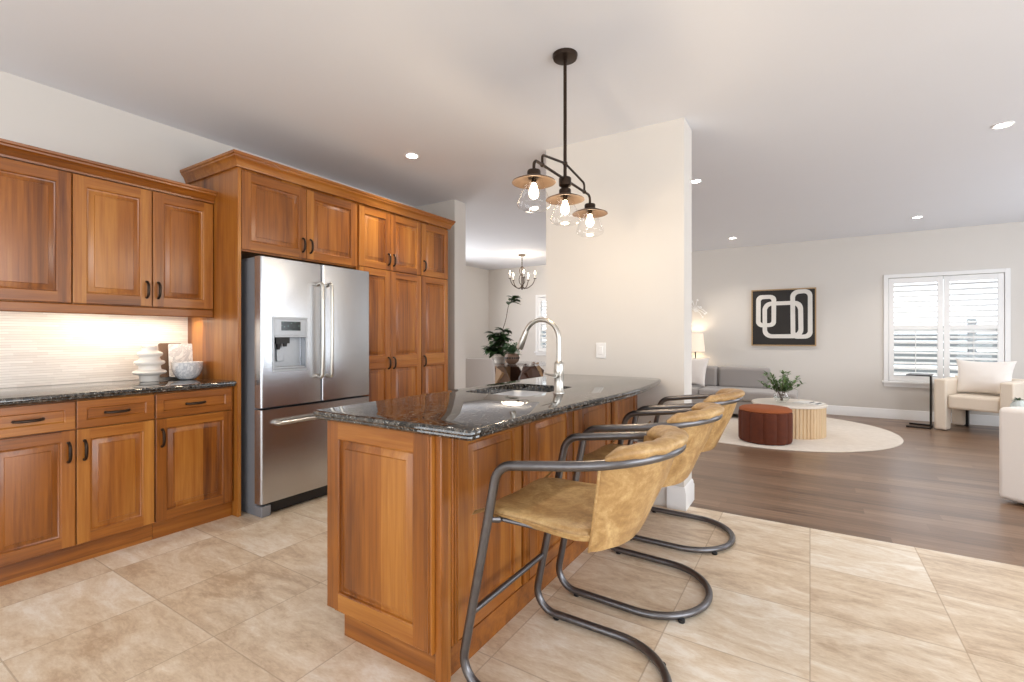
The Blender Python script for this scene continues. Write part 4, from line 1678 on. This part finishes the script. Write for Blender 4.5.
def dining_chair():
    c = (-4.02, 5.55, 0)
    root = thing('dining_chair', c, 'pale grey upholstered dining chair in front of the glass table', 'chair')
    del root['_o']
    root.rotation_euler = (0, 0, math.radians(20))
    MB().box(-.25, .25, -.22, .27, .38, .49).build('seat', M['lightgrey'], root, bevel=.03, seg=3)
    rings = []
    for z, w, yy in ((.37, .24, -.24), (.5, .25, -.25), (.7, .262, -.27), (.88, .255, -.295), (.915, .225, -.30)):
        ring = []
        for i in range(11):
            u = -1 + 2 * i / 10
            ring.append(Vector((w * u, yy + .055 * (u * u), z)))
        for i in range(11):
            u = 1 - 2 * i / 10
            ring.append(Vector((w * u, yy + .055 * (u * u) + .065, z)))
        rings.append(ring)
    MB().loft(rings).build('backrest', M['lightgrey'], root, smooth=50, bevel=.012, seg=3)
    for x in (-.21, .21):
        for y in (-.2, .22):
            MB().tube([(x, y, .385), (x * 1.08, y * 1.08, 0)], [.018, .012], 10).build('leg', M['black'], root)


dining_chair()


def fig():
    c = Vector((-4.63, 6.98, .7505))
    root = thing('fiddle_leaf_fig', c, 'leggy fiddle leaf fig in a white planter on the dining table', 'plant')
    po = MB().lathe([(0, 0), (.085, 0), (.09, .006), (.105, .15), (.108, .158), (.100, .158), (.096, .145), (0, .145)], c, 36).build('planter', M['ceramic'], root)
    bd = MB()
    for zz in (.055, .075, .095):
        rr = .09 + (zz - .006) / .144 * .015
        bd.lathe([(rr, zz), (rr + .0015, zz + .001), (rr + .0015, zz + .008), (rr, zz + .009)], c, 36, caps=False)
    bd.build('painted_band', M['greyfab'], po)
    r = random.Random(11)
    st, lf = MB(), MB()
    stems = [[(0, 0, .13), (.0, .02, .45), (.10, .03, .75), (.16, .04, 1.02), (.26, .05, 1.13)], [(.01, 0, .13), (-.06, .0, .35), (-.14, .02, .52)], [(0, .01, .13), (.04, .04, .35), (.06, .02, .58)], [(0, 0, .13), (-.10, -.03, .22), (-.18, -.02, .27)]]
    for si, s in enumerate(stems):
        p = catmull([c + Vector(q) for q in s], 8)
        st.tube(p, [.009 - .005 * i / len(p) for i in range(len(p))], 6)
        for i in range(3, len(p)):
            t = i / (len(p) - 1)
            if si == 0 and .30 < t < .80:
                continue
            for _ in range(3 if si else 2):
                a = r.uniform(0, 2 * PI)
                d = Vector((math.cos(a), math.sin(a), r.uniform(-.3, .8)))
                leaf_poly(lf, p[i], d, r.uniform(.13, .20), r.uniform(.11, .15), Vector((0, 0, 1)), .3)
    st.build('stem', M['bark'], root)
    lf.build('leaves', M['leaf'], root, smooth=60)


fig()


def pot_plant():
    c = Vector((-4.30, 6.85, .7505))
    root = thing('potted_plant', c, 'green trailing plant in a round brown patterned pot on the table', 'plant')
    po = MB().lathe([(0, 0), (.06, 0), (.07, .006), (.115, .05), (.13, .10), (.12, .145), (.095, .175), (.09, .18), (.084, .175), (.10, .14), (0, .13)], c, 36).build('pot', M['terra'], root, smooth=50)
    dots = MB()
    for k in range(20):
        a = 2 * PI * k / 20
        dots.obox(Matrix.Translation(c + Vector((.1285 * math.cos(a), .1285 * math.sin(a), .105))) @ Matrix.Rotation(a, 4, 'Z'), .008, .024, .03)
    dots.build('painted_band', M['black'], po, smooth=0)
    r = random.Random(2)
    lf, st = MB(), MB()
    for i in range(46):
        a = r.uniform(0, 2 * PI)
        sp = r.uniform(.03, .15)
        p = catmull([c + Vector((.03 * math.cos(a), .03 * math.sin(a), .14)), c + Vector((sp * .6 * math.cos(a), sp * .6 * math.sin(a), .25)), c + Vector((sp * 1.15 * math.cos(a), sp * 1.15 * math.sin(a), r.uniform(.14, .34)))], 4)
        st.tube(p, .003, 5)
        for q in p[2:]:
            for _ in range(2):
                leaf_poly(lf, q, Vector((r.uniform(-1, 1), r.uniform(-1, 1), r.uniform(-.2, 1))), r.uniform(.04, .08), .02, Vector((0, 0, 1)))
    st.build('stem', M['leaf3'], root)
    lf.build('leaves', M['leaf3'], root, smooth=60)


pot_plant()

for o in bpy.data.objects:
    if '_o' in o:
        del o['_o']
